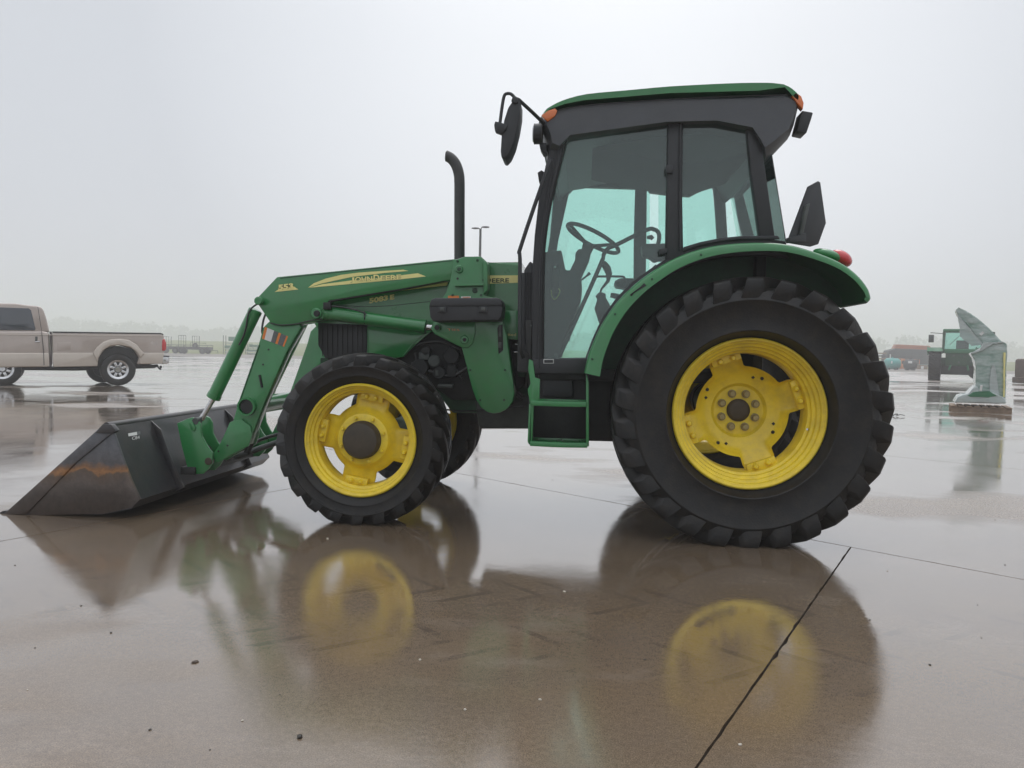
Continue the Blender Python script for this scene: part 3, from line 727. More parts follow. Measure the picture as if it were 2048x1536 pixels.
for a0, a1, mt_ in ((0, 0.11, orange), (0.11, 0.40, white), (0.40, 0.58, greyp), (0.60, 0.70, orange), (0.70, 0.93, greyp), (0.93, 1.0, orange)):
    tl, tr_, br, bl_ = [Vector((*q, 0)) for q in za([(553, 655), (752, 737), (718, 826), (530, 756)])]
    q = [tl.lerp(tr_, a0), tl.lerp(tr_, a1), bl_.lerp(br, a1), bl_.lerp(br, a0)]
    flat('warning_sticker', [(v.x, v.y) for v in q], AY0+0.0075, mt_, T)
# mast
MY0, MY1 = -0.515, -0.355
mast_px = [(909, 520), (929, 513), (961.5, 512.5), (974, 524), (974, 575), (967, 590), (1002, 600), (1005, 642), (1014, 672), (1026, 760), (1029, 786), (1025, 804), (1014, 818), (1000, 825.5), (988, 827), (975, 824.5), (962, 815), (953, 801), (945, 780), (922, 690), (905, 655), (878, 640), (880, 605), (892, 585), (900, 560)]
prism('loader_mast', mast_px, MY0, MY1, green, T, 0.006, both=True)
br_px = [(868, 643), (950, 640), (950, 668), (944, 688), (936, 695), (927, 696), (915, 691), (869, 668), (861, 656)]
prism('cylinder_bracket', br_px, MY0-0.014, MY0+0.004, green, T, 0.004, both=True)
pin('bracket_pin', 929, 679.5, MY0-0.018, 0.026, 0.014, green, T); pin('bracket_pin', 929, 679.5, MY0-0.026, 0.011, 0.008, darkm, T)
pin('bracket_pin', 874, 655, MY0-0.02, 0.024, 0.02, green, T); pin('bracket_pin', 874, 655, MY0-0.031, 0.016, 0.006, darkm, T)
pin('mast_pin', 918, 538, MY0-0.006, 0.024, 0.014, green, T); pin('mast_pin', 918, 538, MY0-0.015, 0.012, 0.006, castg, T)
pin('mast_pin', 950, 581, MY0-0.003, 0.016, 0.008, castg, T)
for (x, y) in ((915, 557), (897, 674)): pin('mast_hole_shade', x, y, MY0-0.001, 0.007, 0.004, darkm, T)  # no hole is cut: dark discs imitate the shade in it
prism('mast_bracket', [(909, 568), (966, 567), (967, 571), (909, 572.5)], MY0-0.03, MY0, green, T, 0.002)
prism('mast_flange', [(966, 520), (975, 526), (975, 580), (967, 588)], MY0-0.02, MY0, green, T, 0.002)
prism('parking_stand', [(995, 655), (1005, 648), (1006, 700), (997, 708)], MY0-0.012, MY0, darkm, T, 0.003)
for y in (656, 668, 690): box('stand_clip', P(1000, y, MY0-0.018), (0.018, 0.01, 0.035), greym, T, 0.002)
flat('warning_sticker', [(896, 591.5), (918, 591.5), (918, 597), (896, 597)], MY0-0.0005, orange, T)
flat('warning_sticker', [(922, 593), (941.5, 592.5), (941.5, 597), (922, 597.5)], MY0-0.0005, white, T)
text('small_print', 'WARNING', (925, 596.4), (940, 596), 2.6, MY0-0.002, orange, T, fat=0.03)
text('small_print', 'TIES', (895, 661), (919, 662), 4, MY0-0.0145, orange, T)
# tool box on the mast
tb = [(862, 600), (870, 597.5), (995, 597), (1000, 600), (1005, 616), (1003, 634), (997, 641), (866, 643), (860, 634), (858, 612)]
prism('tool_box', tb, -0.70, MY0, black, T, 0.012, seg=3)
prism('tool_box_lid', [(862, 599), (870, 596), (995, 595.5), (1001, 599), (1005.5, 612), (857.5, 613)], -0.708, MY0, black, T, 0.008)
for x in (884, 966):
    prism('latch', [(x-8, 613), (x+8, 613), (x+8, 625), (x-8, 625)], -0.716, -0.70, black, T, 0.003)
    prism('latch_tab', [(x-4, 614), (x+4, 614), (x+4, 621), (x-4, 621)], -0.720, -0.715, greym, T, 0.001)

# ---- bucket
BY = 0.93
zb = zl(3.2, 0, 780)
prof_px = [(0, 1033.5), (60, 1032.5), (205, 1029), (262, 1018), (281, 999), (262, 958), (247, 921), (230, 872), (222, 853), (205, 851)]
def bucket():
    pts = [P(x, y, -BY) for x, y in prof_px]
    for q in pts[:2]: q.z = max(q.z, 0.004)
    bm = bmesh.new(); K = 9
    cx = sum(p.x for p in pts)/len(pts); cz = sum(p.z for p in pts)/len(pts)
    rows = []
    for k in range(K):
        Y = -BY+2*BY*k/(K-1); rows.append(([bm.verts.new((p.x, Y, p.z)) for p in pts], [bm.verts.new((p.x+(cx-p.x)*0.03, Y, p.z+(cz-p.z)*0.05)) for p in pts]))
    n = len(pts)
    for k in range(K-1):
        for i in range(n-1):
            a, b = rows[k][0], rows[k+1][0]; bm.faces.new((a[i], a[i+1], b[i+1], b[i]))
            a, b = rows[k][1], rows[k+1][1]; bm.faces.new((a[i], b[i], b[i+1], a[i+1]))
        for i in (0, n-1):
            bm.faces.new((rows[k][0][i], rows[k+1][0][i], rows[k+1][1][i], rows[k][1][i]))
    for k in (0, K-1):
        for i in range(n-1): bm.faces.new((rows[k][0][i], rows[k][0][i+1], rows[k][1][i+1], rows[k][1][i]))
    return finish(bm, 'bucket_shell', steel, T, ang=30)
bucket()
side_px = [(6, 1031), (195, 860), (203, 852), (222, 853), (230, 872), (247, 921), (262, 960), (280, 999), (262, 1016), (205, 1028), (60, 1031)]
prism('bucket_side', side_px, -BY-0.006, -BY+0.012, bside, T, 0.003, both=True)
edge_px = [(6, 1029), (194, 860), (200, 853), (218, 851), (224, 866), (152, 925), (52, 1029)]
prism('bucket_side_stiffener', edge_px, -BY-0.016, -BY-0.006, bside, T, 0.005, both=True)
bm = bmesh.new(); pr_ = [P(x, y, -BY-0.01) for x, y in ((-6, 1036), (-1, 1031), (46, 1027.5), (60, 1032), (50, 1035.5))]
for q in pr_: q.z = max(q.z, 0.002)
poly3(bm, pr_, Vector((0, 2*BY+0.02, 0)), 0.002); finish(bm, 'cutting_edge', steel, T, doubles=False)
tube('bucket_top_bar', [P(213, 852, -BY-0.01), P(213, 852, -BY-0.01)+Vector((0, 2*BY+0.02, 0))], 0.022, steel, T, 12)
prism('bucket_corner_ear', [(190, 866), (205, 848), (222, 849), (232, 862), (222, 868)], -BY-0.022, -BY+0.02, steel, T, 0.004, both=True)
pA, pB = P(230, 872, -BY), P(247, 921, -BY)
bpn = (pB-pA).cross(Vector((0, 1, 0))).normalized(); bpl = (pA + bpn*(0.002 if bpn.x > 0 else -0.002), bpn)
flat('sticker', zb([(820, 278), (875, 268), (878, 288), (822, 297)]), 0, white, T, plane=bpl)
flat('sticker', zb([(878, 267), (896, 264), (898, 283), (880, 287)]), 0, greyp, T, plane=bpl)
text('chalk_mark', 'C84', zb([(845, 320)])[0], zb([(893, 312)])[0], 6.5, 0, white, T, plane=bpl)
# welded ribs and the tool carrier on the back of the bucket
for yy in (-0.515, 0.50):
    q = [P(x, y, -BY) for x, y in ((224, 852), (230, 872), (247, 921), (262, 958), (281, 999), (270, 1012))]
    bm = bmesh.new(); pts = [Vector((p.x-0.01, yy, p.z)) for p in q] + [Vector((p.x+0.04, yy, p.z)) for p in q[-2:0:-1]]
    poly3(bm, pts, Vector((0, 0.016, 0)), 0.003); finish(bm, 'bucket_rib', steel, T, doubles=False)
tube('weld_seam', [bpl[0]+Vector((0.055, 0.05, -0.24)), bpl[0]+Vector((0.055, 1.75, -0.24))], 0.006, steel, T, 8)
car_px = [(357, 846), (375, 838), (388, 834), (398, 838), (404, 848), (406, 871), (416, 890), (428, 906), (427, 925), (420, 937), (409, 947), (394, 947), (378, 936), (366, 890)]
prism('bucket_carrier', car_px, AY0-0.015, AY1+0.015, green, T, 0.004, both=True, plates=[(AY0-0.035, AY0-0.017), (AY1+0.017, AY1+0.035)])
prism('carrier_lug', [(377, 845), (384, 843), (391, 856), (388, 863), (382, 860)], AY0-0.045, AY0-0.03, green, T, 0.004)
q0 = P(396, 905, AY0); tube('carrier_cross_tube', [(q0.x, -0.5, q0.z), (q0.x, 0.5, q0.z)], 0.035, darkm, T, 16)
q0 = P(392, 940, AY0); box('carrier_bar', (q0.x-0.03, 0, q0.z), (0.10, 1.05, 0.05), darkm, T, 0.006)
tube('hydraulic_line', [P(470, 905, -0.2), P(520, 880, -0.2), P(560, 868, -0.2), P(600, 860, -0.2)], 0.012, hose, T, 8, 4)
tube('hydraulic_line', [P(470, 915, 0.0), P(530, 893, 0.0), P(600, 870, 0.0)], 0.02, greym, T, 8, 4)

# ---- fenders
fen = [(1168, 746), (1176, 712), (1187, 683), (1204, 647), (1232, 606), (1265, 572), (1300, 545), (1340, 520), (1383, 502), (1430, 490), (1480, 484.5), (1530, 483.5), (1575, 487), (1625, 500), (1680, 522), (1715, 547), (1736, 572), (1743, 588), (1744, 598), (1738, 606)]
def fender(s):
    FY = -0.975
    path = cr([P(x, y, FY) for x, y in fen], 4); n = len(path)
    ctr = Vector((RC.x, 0, RC.z)); bm = bmesh.new(); rows = []
    for i, p in enumerate(path):
        t_ = (path[min(i+1, n-1)]-path[max(i-1, 0)]).normalized(); nn = Vector((t_.z, 0, -t_.x))
        if nn.dot(Vector((ctr.x, 0, ctr.z))-Vector((p.x, 0, p.z))) < 0: nn = -nn
        f = i/(n-1); lip = 0.062*(1-f)**1.2 + 0.026
        if f > 0.93: lip *= 1.2
        sec = [(-0.52, 0.0), (-0.93, 0.0), (-0.962, 0.004), (-0.975, 0.016), (-0.975, lip), (-0.966, lip), (-0.962, 0.022), (-0.93, 0.012), (-0.52, 0.012)]
        rows.append([bm.verts.new((p.x+nn.x*o_, -s*y, p.z+nn.z*o_)) for y, o_ in sec])
    for i in range(n-1):
        for k in range(len(rows[0])): k2 = (k+1) % len(rows[0]); bm.faces.new((rows[i][k], rows[i][k2], rows[i+1][k2], rows[i+1][k]))
    bm.faces.new(rows[0]); bm.faces.new(rows[-1][::-1])
    fo = finish(bm, 'rear_fender', green, T, ang=50)
    # inner wall of the wheel arch
    pts = [Vector((p.x, -s*-0.54, p.z)) for p in path[2:-1:2]]
    pts += [Vector((path[-1].x-0.15, -s*-0.54, 1.30)), Vector((-0.85, -s*-0.54, 0.85))]
    bm = bmesh.new(); poly3(bm, pts, Vector((0, -s*0.02, 0))); finish(bm, 'wheel_arch_wall', castg, T, doubles=False)
fender(-1); fender(1)
for s in (1, -1):
    def lamp_(nm, px, Y0, m_, rr, st):
        p = P(*px, Y0); bm = bmesh.new(); bmesh.ops.create_uvsphere(bm, u_segments=20, v_segments=12, radius=1)
        bmesh.ops.scale(bm, vec=rr, verts=bm.verts); bmesh.ops.rotate(bm, verts=bm.verts, cent=(0, 0, 0), matrix=Matrix.Rotation(st, 3, 'Y'))
        bmesh.ops.translate(bm, verts=bm.verts, vec=(p.x, s*Y0, p.z)); finish(bm, nm, m_, T, ang=60)
    lamp_('tail_lamp_housing', (1656, 512), -0.84, green, (0.085, 0.07, 0.033), R(18))
    lamp_('tail_lamp', (1681, 517), -0.84, redl, (0.065, 0.062, 0.042), R(30))
prism('fender_notch', [(1281, 573), (1288, 566), (1293, 571), (1268, 586), (1264, 592), (1259, 590)], -0.978, -0.974, darkm, T, 0.001)

# ---- cab
CY0, CY1 = -0.70, -0.635
A_px = [(1100, 298), (1091, 330), (1078, 392), (1069, 470), (1064, 545), (1063, 728), (1070, 748), (1086, 748), (1085, 560), (1090, 485), (1101, 410), (1131, 276)]
prism('front_pillar', A_px, CY0, CY1, black, T, 0.010, both=True)
tube('pillar_trim', [P(1118, 285, CY0-0.004), P(1095, 400, CY0-0.004), P(1084, 480, CY0-0.004), P(1079, 560, CY0-0.004), P(1078, 735, CY0-0.004)], 0.007, black, T, 8, 4)
prism('door_pillar', [(1336, 235), (1333, 400), (1331, 545), (1367, 512), (1365, 400), (1367, 235)], CY0, CY1, black, T, 0.010)
tube('pillar_trim', [P(1361, 245, CY0-0.004), P(1360, 400, CY0-0.004), P(1361, 500, CY0-0.004)], 0.007, black, T, 8)
prism('door_pillar', [(1271, 362), (1268, 470), (1267, 600), (1291, 600), (1293, 470), (1294, 362)], 0.66, 0.70, black, T, 0.006)
prism('rear_pillar', [(1493, 250), (1502, 348), (1520, 480), (1551, 480), (1528, 317), (1520, 255)], CY0, CY1, black, T, 0.010)
prism('rear_pillar', [(1422, 330), (1429, 400), (1436, 500), (1457, 500), (1451, 400), (1446, 330)], 0.66, 0.70, black, T, 0.006)
prism('rear_pillar_brace', [(1424, 352), (1426, 340), (1462, 300), (1505, 300), (1502, 347), (1448, 376)], 0.60, 0.66, black, T, 0.006)
prism('door_sill', [(1066, 718), (1176, 717), (1172, 748), (1070, 748)], CY0-0.006, CY1, black, T, 0.008, both=True)
sf = [(1170, 748), (1172, 716), (1188, 672), (1204, 636), (1232, 596), (1265, 563), (1300, 538), (1340, 513), (1383, 493), (1430, 482), (1480, 477), (1520, 476), (1572, 482)] 
sf2 = [(x+6, y+34) for x, y in sf[::-1]]
prism('cab_side_panel', sf+sf2, CY0+0.004, CY1, black, T, 0.006, both=True)
prism('window_ledge', [(1367, 494), (1400, 484), (1440, 476), (1480, 472), (1556, 471), (1560, 478), (1480, 479), (1440, 483), (1400, 491), (1367, 502)], CY0-0.012, CY0+0.006, black, T, 0.004)
# panes
prism('door_pane', [(1126, 268), (1340, 238), (1338, 540), (1300, 560), (1230, 625), (1178, 720), (1080, 720), (1082, 560), (1088, 480), (1100, 400)], -0.672, -0.668, glass, T, 0, both=True)
prism('side_pane', [(1362, 238), (1500, 250), (1524, 480), (1430, 492), (1362, 512)], -0.672, -0.668, glass, T, 0, both=True)
def quadpane(name, a, b, Y):
    p, q = P(*a, -Y), P(*b, -Y); bm = bmesh.new(); d = Vector((0, 2*Y, 0))
    n_ = (q-p).cross(d).normalized()*0.005
    poly3(bm, [p, q, q+d, p+d], n_); return finish(bm, name, glass, T, doubles=False)
quadpane('windscreen', (1108, 292), (1069, 545), 0.635)
quadpane('rear_window', (1541, 300), (1571, 484), 0.62)
p = P(1066, 545, -0.63); q_ = P(1066, 745, -0.63)
box('firewall', ((p.x+q_.x)/2-0.04, 0, (p.z+q_.z)/2), (0.10, 1.26, p.z-q_.z), black, T, 0.01)
box('cab_floor', (-0.55, 0, 0.90), (1.25, 1.26, 0.07), darkm, T, 0.01)
box('rear_cab_wall', (0.10, 0, 1.30), (0.06, 1.2, 0.72), darkm, T, 0.01)
# roof
roof_px = [(1075, 230), (1080, 250), (1087, 272), (1092, 298), (1106, 306), (1128, 278), (1160, 272), (1250, 257), (1334, 243), (1440, 240), (1515, 258), (1532, 290), (1541, 311), (1560, 294), (1592, 261), (1600, 240), (1609, 203), (1606, 190), (1583, 176), (1528, 182), (1340, 187), (1157, 201), (1117, 209), (1088, 217)]
def roofprism(name, px, Yh, m_, bev, seg, ntop=0):
    """roof solid: outline on the near face, narrowing in plan towards its front and rear corners"""
    pts = [P(x, y, -Yh) for x, y in px]; bm = bmesh.new(); K = 14
    xs = [p.x for p in pts]; xa, xb = min(xs), max(xs); rows = []
    zc = sum(p.z for p in pts)/len(pts); xc = (xa+xb)/2
    offs = [-1, -0.985, -0.94, -0.87, -0.75, -0.4, 0, 0.4, 0.75, 0.87, 0.94, 0.985, 1]
    for o_ in offs:
        a = abs(o_); k = 1-0.055*max(0, (a-0.72)/0.28)**2.4
        kz = 1-0.0*a
        if not ntop:
            rows.append([bm.verts.new((xc+(p.x-xc)*k, o_*Yh, zc+(p.z-zc)*(1-0.24*max(0, (a-0.8)/0.2)**2.5))) for p in pts])
        else:
            # crowned cap: low at the eaves, full height inboard
            q_ = max(0, (a-0.62)/0.38); kz = 1.10 - 0.36*q_**2.0; bot = sorted([(p.x, p.z) for p in pts[ntop:]]); row = []
            for j, p in enumerate(pts):
                zb_ = bot[0][1]
                for (xa_, za_), (xb_, zb2) in zip(bot[:-1], bot[1:]):
                    if xa_ <= p.x <= xb_: zb_ = za_ + (zb2-za_)*(p.x-xa_)/max(1e-6, xb_-xa_)
                    elif p.x > xb_: zb_ = zb2
                z_ = zb_ + (p.z-zb_)*kz if j < ntop else p.z
                row.append(bm.verts.new((xc+(p.x-xc)*k, o_*Yh, z_)))
            rows.append(row)
    n = len(pts)
    for i in range(len(rows)-1):
        for j in range(n): bm.faces.new((rows[i][j], rows[i][(j+1) % n], rows[i+1][(j+1) % n], rows[i+1][j]))
    bm.faces.new(rows[0]); bm.faces.new(rows[-1][::-1])
    return finish(bm, name, m_, T, ang=38)
roofprism('roof_lower', roof_px, 0.74, roofp, 0.05, 3)
cap_px = [(1073, 232), (1077, 222), (1085, 213), (1113, 198), (1164, 184), (1250, 176), (1340, 168), (1463, 161), (1534, 160), (1570, 164), (1599, 173), (1612, 188), (1611, 202), (1604, 195), (1583, 174), (1528, 181), (1340, 186), (1157, 200.5), (1117, 208), (1086, 218)]
def dens(px, k): return [(v.x, v.y) for v in cr([(x, y, 0) for x, y in px], k)]
cap_top = dens(cap_px[:13], 3); cap_px = cap_top + cap_px[13:]
roofprism('roof_cap', cap_px, 0.752, green, 0.02, 2, ntop=len(cap_top))
prism('door_header', [(1125, 330), (1510, 290), (1508, 345), (1462, 368), (1425, 371), (1395, 384), (1380, 392), (1340, 389), (1300, 384), (1296, 377), (1135, 372)], 0.63, 0.70, black, T, 0.006)
liner = mat('headliner_felt', (0.05, 0.055, 0.055), 0.9, var=0.03, spec=0.1)
prism('headliner', [(1140, 285), (1320, 252), (1500, 262), (1516, 300), (1420, 330), (1300, 320)], -0.45, 0.45, liner, T, 0.03)
def facepoly(nm, px, Y, th, m_, both=True): prism(nm, px, Y, Y+th, m_, T, 0.005, both=both)
facepoly('amber_lamp', [(1082, 231), (1092, 222), (1110, 216), (1115, 221), (1110, 232), (1095, 243)], -0.752, 0.05, amber)
facepoly('amber_lamp', [(1584, 190), (1592, 184), (1603, 192), (1608, 206), (1606, 219), (1596, 208)], -0.752, 0.05, amber)
zr = zl(3.072, 1300, 140)
prism('work_lamp', zr([(935, 248), (1003, 260), (992, 300), (962, 388), (902, 375)]), -0.70, -0.58, black, T, 0.006, both=True)
p = P(1068, 268, -0.68)
for s in (1, -1):
    bm = bmesh.new(); tubew(bm, [p, p+Vector((0.05, 0, 0))], 0.058, 24); 
    for v in bm.verts: v.co.y = s*abs(v.co.y) if s > 0 else v.co.y
    for v in bm.verts:
        if s > 0: v.co.y = -s*(-v.co.y)
    bmesh.ops.translate(bm, verts=bm.verts, vec=(0, 0, 0)); finish(bm, 'work_lamp', black, T, doubles=False) if s < 0 else bm.free()
    if s < 0:
        bm = bmesh.new(); tubew(bm, [p-Vector((0.006, 0, 0)), p+Vector((0.004, 0, 0))], [0.046, 0.052], 24); finish(bm, 'lamp_lens', lens, T, doubles=False)
prism('lamp_bracket', [(1078, 285), (1092, 285), (1094, 305), (1086, 307), (1080, 296)], -0.69, -0.60, black, T, 0.004)
prism('wiper_motor', [(1075, 345), (1083, 340), (1090, 345), (1083, 362), (1078, 364)], -0.55, -0.45, black, T, 0.004)
# mirror
my = -0.98
tube('mirror_arm', [P(1088, 247, -0.74), P(1062, 222, -0.86), P(1038, 200, my), P(1026, 195, my)], 0.0105, black, T, 12)
tube('mirror_loop', [P(1030, 196, my), P(1022, 188, my), P(1013, 187.5, my), P(1008, 193, my), P(1004, 215, my), P(1000, 246, my)], 0.009, black, T, 10, 3)
prism('mirror_clamp', [(988, 250), (990, 242), (1003, 245), (1014, 249), (1013, 258), (1003, 268), (990, 263)], my-0.02, my+0.02, black, T, 0.005)
prism('mirror_clamp', [(1026, 190), (1034, 194), (1037, 204), (1030, 208), (1022, 202)], my-0.02, my+0.02, black, T, 0.005)
prism('mirror', [(1036, 196), (1040.5, 200), (1040, 225), (1035, 255), (1027, 287), (1018, 308), (1009, 318), (1003, 315), (1001, 303), (1003, 270), (1008, 240), (1016, 215), (1025, 202)], my-0.01, my+0.16, black, T, 0.012, seg=3)
# far side mirror arm stub is hidden behind the roof
# handrail by the windscreen
tube('handrail', [P(1102, 318, -0.74), P(1094, 340, -0.78), P(1042, 492, -0.78), P(1040, 520, -0.78), P(1040, 680, -0.78), P(1046, 715, -0.72)], 0.0115, black, T, 12, 4)
prism('cab_corner_panel', [(1048, 540), (1060, 522), (1070, 530), (1070, 730), (1050, 700)], -0.66, -0.50, black, T, 0.008)
for k in range(5): tube('corner_rib', [P(1049+k*3.6, 545, -0.664), P(1049+k*3.6, 690, -0.664)], 0.003, black, T, 6)
prism('pillar_box', [(1050, 640), (1064, 640), (1062, 720), (1052, 700)], -0.70, -0.62, darkm, T, 0.006)
pin('panel_bolt', 1062, 651, -0.705, 0.006, 0.006, greym, T)
# sign plate seen from behind
pn0 = P(1616, 430, -0.72); pnn = Vector((0.50, -0.86, 0)).normalized()
def plate(nm, px, th, m_, bev=0.002, off=0.0):
    bm = bmesh.new(); poly3(bm, [onpl(x, y, pn0+pnn*off, pnn) for x, y in px], -pnn*th, bev); return finish(bm, nm, m_, T, doubles=False)
plate('warning_triangle', zr([(975, 715), (1035, 682), (1047, 690), (1082, 940), (1035, 1070), (990, 1085), (853, 1062), (858, 1030)]), 0.012, black)
plate('triangle_bracket', zr([(962, 830), (985, 818), (945, 1000), (925, 1012)]), 0.02, greym, 0.002, 0.02)
plate('triangle_bracket', zr([(860, 1030), (960, 1000), (960, 1055), (860, 1062)]), 0.03, black, 0.002, 0.01)
# ---- inside the cab
inm = black
prism('dashboard', [(1088, 504), (1123, 500), (1124, 507), (1131, 540), (1160, 541), (1163, 560), (1164, 574), (1161, 599), (1144, 645), (1130, 676), (1121, 716), (1085, 716)], -0.16, 0.20, inm, T, 0.01)
prism('steering_column', [(1131, 560), (1141, 538), (1150, 520), (1151, 505), (1158, 497), (1163, 499), (1166, 485), (1190, 488), (1182, 503), (1178, 520), (1162, 555), (1156, 575)], -0.07, 0.07, inm, T, 0.012)
sc_, sr = P(1186, 477, 0.0), 0.19
M_ = Matrix.Rotation(R(26.5), 3, 'Y') @ Matrix.Rotation(R(-6), 3, 'X')
bm = bmesh.new(); pth = [sc_ + M_ @ Vector((sr*math.cos(2*PI*k/40), sr*math.sin(2*PI*k/40), 0)) for k in range(41)]; tubew(bm, pth, 0.0135, 12, caps=False)
finish(bm, 'steering_wheel', inm, T, ang=60)
for a in (200, 320, 80):
    tube('wheel_spoke', [sc_ + M_ @ Vector((sr*math.cos(R(a)), sr*math.sin(R(a)), 0)), sc_ + M_ @ Vector((0.04*math.cos(R(a)), 0.04*math.sin(R(a)), -0.05)), sc_ + M_ @ Vector((0, 0, -0.06))], [0.009, 0.014, 0.02], inm, T, 10)
tube('door_handle_bar', [P(1316, 490, -0.60), P(1318.5, 474, -0.60), P(1316, 464, -0.60), P(1308, 459, -0.60), P(1293, 460, -0.60), P(1232, 490, -0.60), P(1216, 497, -0.60), P(1207, 510, -0.60), P(1199, 534, -0.60), P(1121, 708, -0.60)], 0.0125, inm, T, 12, 4)
pin('handle_foot', 1112, 711, -0.61, 0.018, 0.03, inm, T)
tube('control_bar', [P(1190, 553, 0.25), P(1240, 553, 0.25), P(1249, 556, 0.25), P(1251, 568, 0.25)], 0.008, inm, T, 8, 3)
tube('gear_lever', [P(1206, 525, 0.05), P(1214, 536, 0.05), P(1218, 548, 0.05), P(1216, 562, 0.05), P(1203, 578, 0.05), P(1199, 590, 0.05)], [0.02, 0.026, 0.022, 0.012, 0.007, 0.007], inm, T, 10)
tube('gear_gaiter', [P(1200, 585, 0.05), P(1201, 590, 0.05), P(1203, 597, 0.05), P(1205, 615, 0.05), P(1210, 640, 0.05), P(1213, 655, 0.05)], [0.012, 0.035, 0.03, 0.055, 0.045, 0.035], inm, T, 10)
tube('cab_lever', [P(1156, 565, -0.1), P(1172, 553, -0.1), P(1180, 546, -0.1)], [0.006, 0.006, 0.012], inm, T, 8)
tube('cab_lever', [P(1236, 603, 0.15), P(1252, 588, 0.15), P(1275, 566, 0.15), P(1312, 530, 0.15)], 0.006, inm, T, 8)
prism('arm_rest', [(1283, 492), (1290, 487), (1340, 486), (1340, 520), (1318, 519), (1311, 523), (1300, 514), (1286, 512)], -0.5, -0.38, inm, T, 0.012)
prism('side_console', [(1229, 562), (1240, 556), (1268, 556), (1268, 590), (1250, 575), (1232, 572)], 0.28, 0.5, inm, T, 0.01)
tube('lever_knob', [P(1221, 590, 0.2), P(1230, 592, 0.2), P(1246, 594, 0.2)], [0.016, 0.02, 0.012], inm, T, 10)
tube('mirror_knob', [P(1294, 475, 0.5), P(1302, 474, 0.5), P(1306, 478, 0.5)], [0.012, 0.018, 0.014], inm, T, 10)
prism('seat_base', [(1240, 640), (1330, 600), (1400, 600), (1400, 720), (1240, 720)], -0.25, 0.25, darkm, T, 0.03)
prism('seat_back', [(1362, 515), (1400, 515), (1420, 620), (1380, 620)], -0.22, 0.22, darkm, T, 0.03)
prism('door_pocket', [(1105, 528), (1118, 528), (1121, 585), (1104, 588)], -0.58, -0.55, darkm, T, 0.006)
pin('pocket_stud', 1110, 534, -0.585, 0.007, 0.004, white, T)
tube('yellow_cord', [P(1102.5, 580, -0.59), P(1104, 592, -0.59), P(1109, 599, -0.59), P(1116, 592, -0.59), P(1120, 582, -0.59), P(1117, 577, -0.59)], 0.0028, decal_y, T, 6, 4)
tube('pedal', [P(1140, 679, -0.1), P(1132, 677, -0.1)], [0.014, 0.01], inm, T, 8)
# serial plate under the door glass
flat('sill_plate', [(1087, 718.5), (1107.5, 718.5), (1107.5, 727), (1087, 727)], CY0-0.0065, white, T)
flat('sill_plate', [(1088.3, 719.7), (1106.2, 719.7), (1106.2, 725.8), (1088.3, 725.8)], CY0-0.0085, black, T)

# small hardware
for (x, y) in ((915, 522), (955, 520), (967, 560), (905, 590), (962, 590), (925, 600), (940, 740), (1010, 740), (960, 800), (1008, 800)):
    pin('mast_bolt', x, y, MY0-0.003, 0.0075, 0.007, castg, T, seg=8)
for (x, y) in ((1180, 712), (1226, 622), (1300, 552), (1398, 503)):
    pin('fender_bolt', x+4, y+6, -0.977, 0.006, 0.006, castg, T, seg=8)
for y in (330, 520):
    prism('door_hinge', [(1332, y), (1346, y), (1346, y+16), (1332, y+16)], CY0-0.022, CY0, black, T, 0.004)
prism('outer_door_handle', [(1318, 498), (1334, 496), (1336, 506), (1320, 510)], CY0-0.03, CY0-0.004, black, T, 0.005)
tube('roof_seam', [P(1090, 228, -0.748), P(1160, 212, -0.748), P(1300, 201, -0.748), P(1460, 193, -0.748), P(1575, 190, -0.748)], 0.003, darkm, T, 6, 4)
tube('wiper_arm', [P(1090, 350, -0.50), P(1078, 420, -0.45), P(1074, 480, -0.35)], 0.006, black, T, 8)
tube('pane_seal', [P(1133, 280, CY0-0.002), P(1104, 402, CY0-0.002), P(1091, 485, CY0-0.002), P(1087, 560, CY0-0.002), P(1086, 718, CY0-0.002)], 0.004, darkm, T, 6, 4)
tube('pane_seal', [P(1133, 279, CY0+0.02), P(1200, 267, CY0+0.02), P(1331, 245, CY0+0.02)], 0.005, darkm, T, 6)
tube('boom_weld', [P(560, 556, AY0-0.001), P(720, 539.5, AY0-0.001), P(905, 521, AY0-0.001)], 0.0025, castg, T, 6)
tube('arm_weld', [P(519, 690, AY0+0.007), P(480, 800, AY0+0.007)], 0.003, castg, T, 6)
for k in range(3): tube('mast_hose', [P(960+k*3, 640, MY0+0.02*k), P(975+k*3, 700, -0.34), P(1000+k*3, 760, -0.33), P(1045, 790+k*6, -0.33)], 0.007, hose, T, 8, 4)
tube('brake_line', [P(880, 818, -0.225), P(940, 822, -0.245), P(1050, 812, -0.245)], 0.005, hose, T, 6, 3)

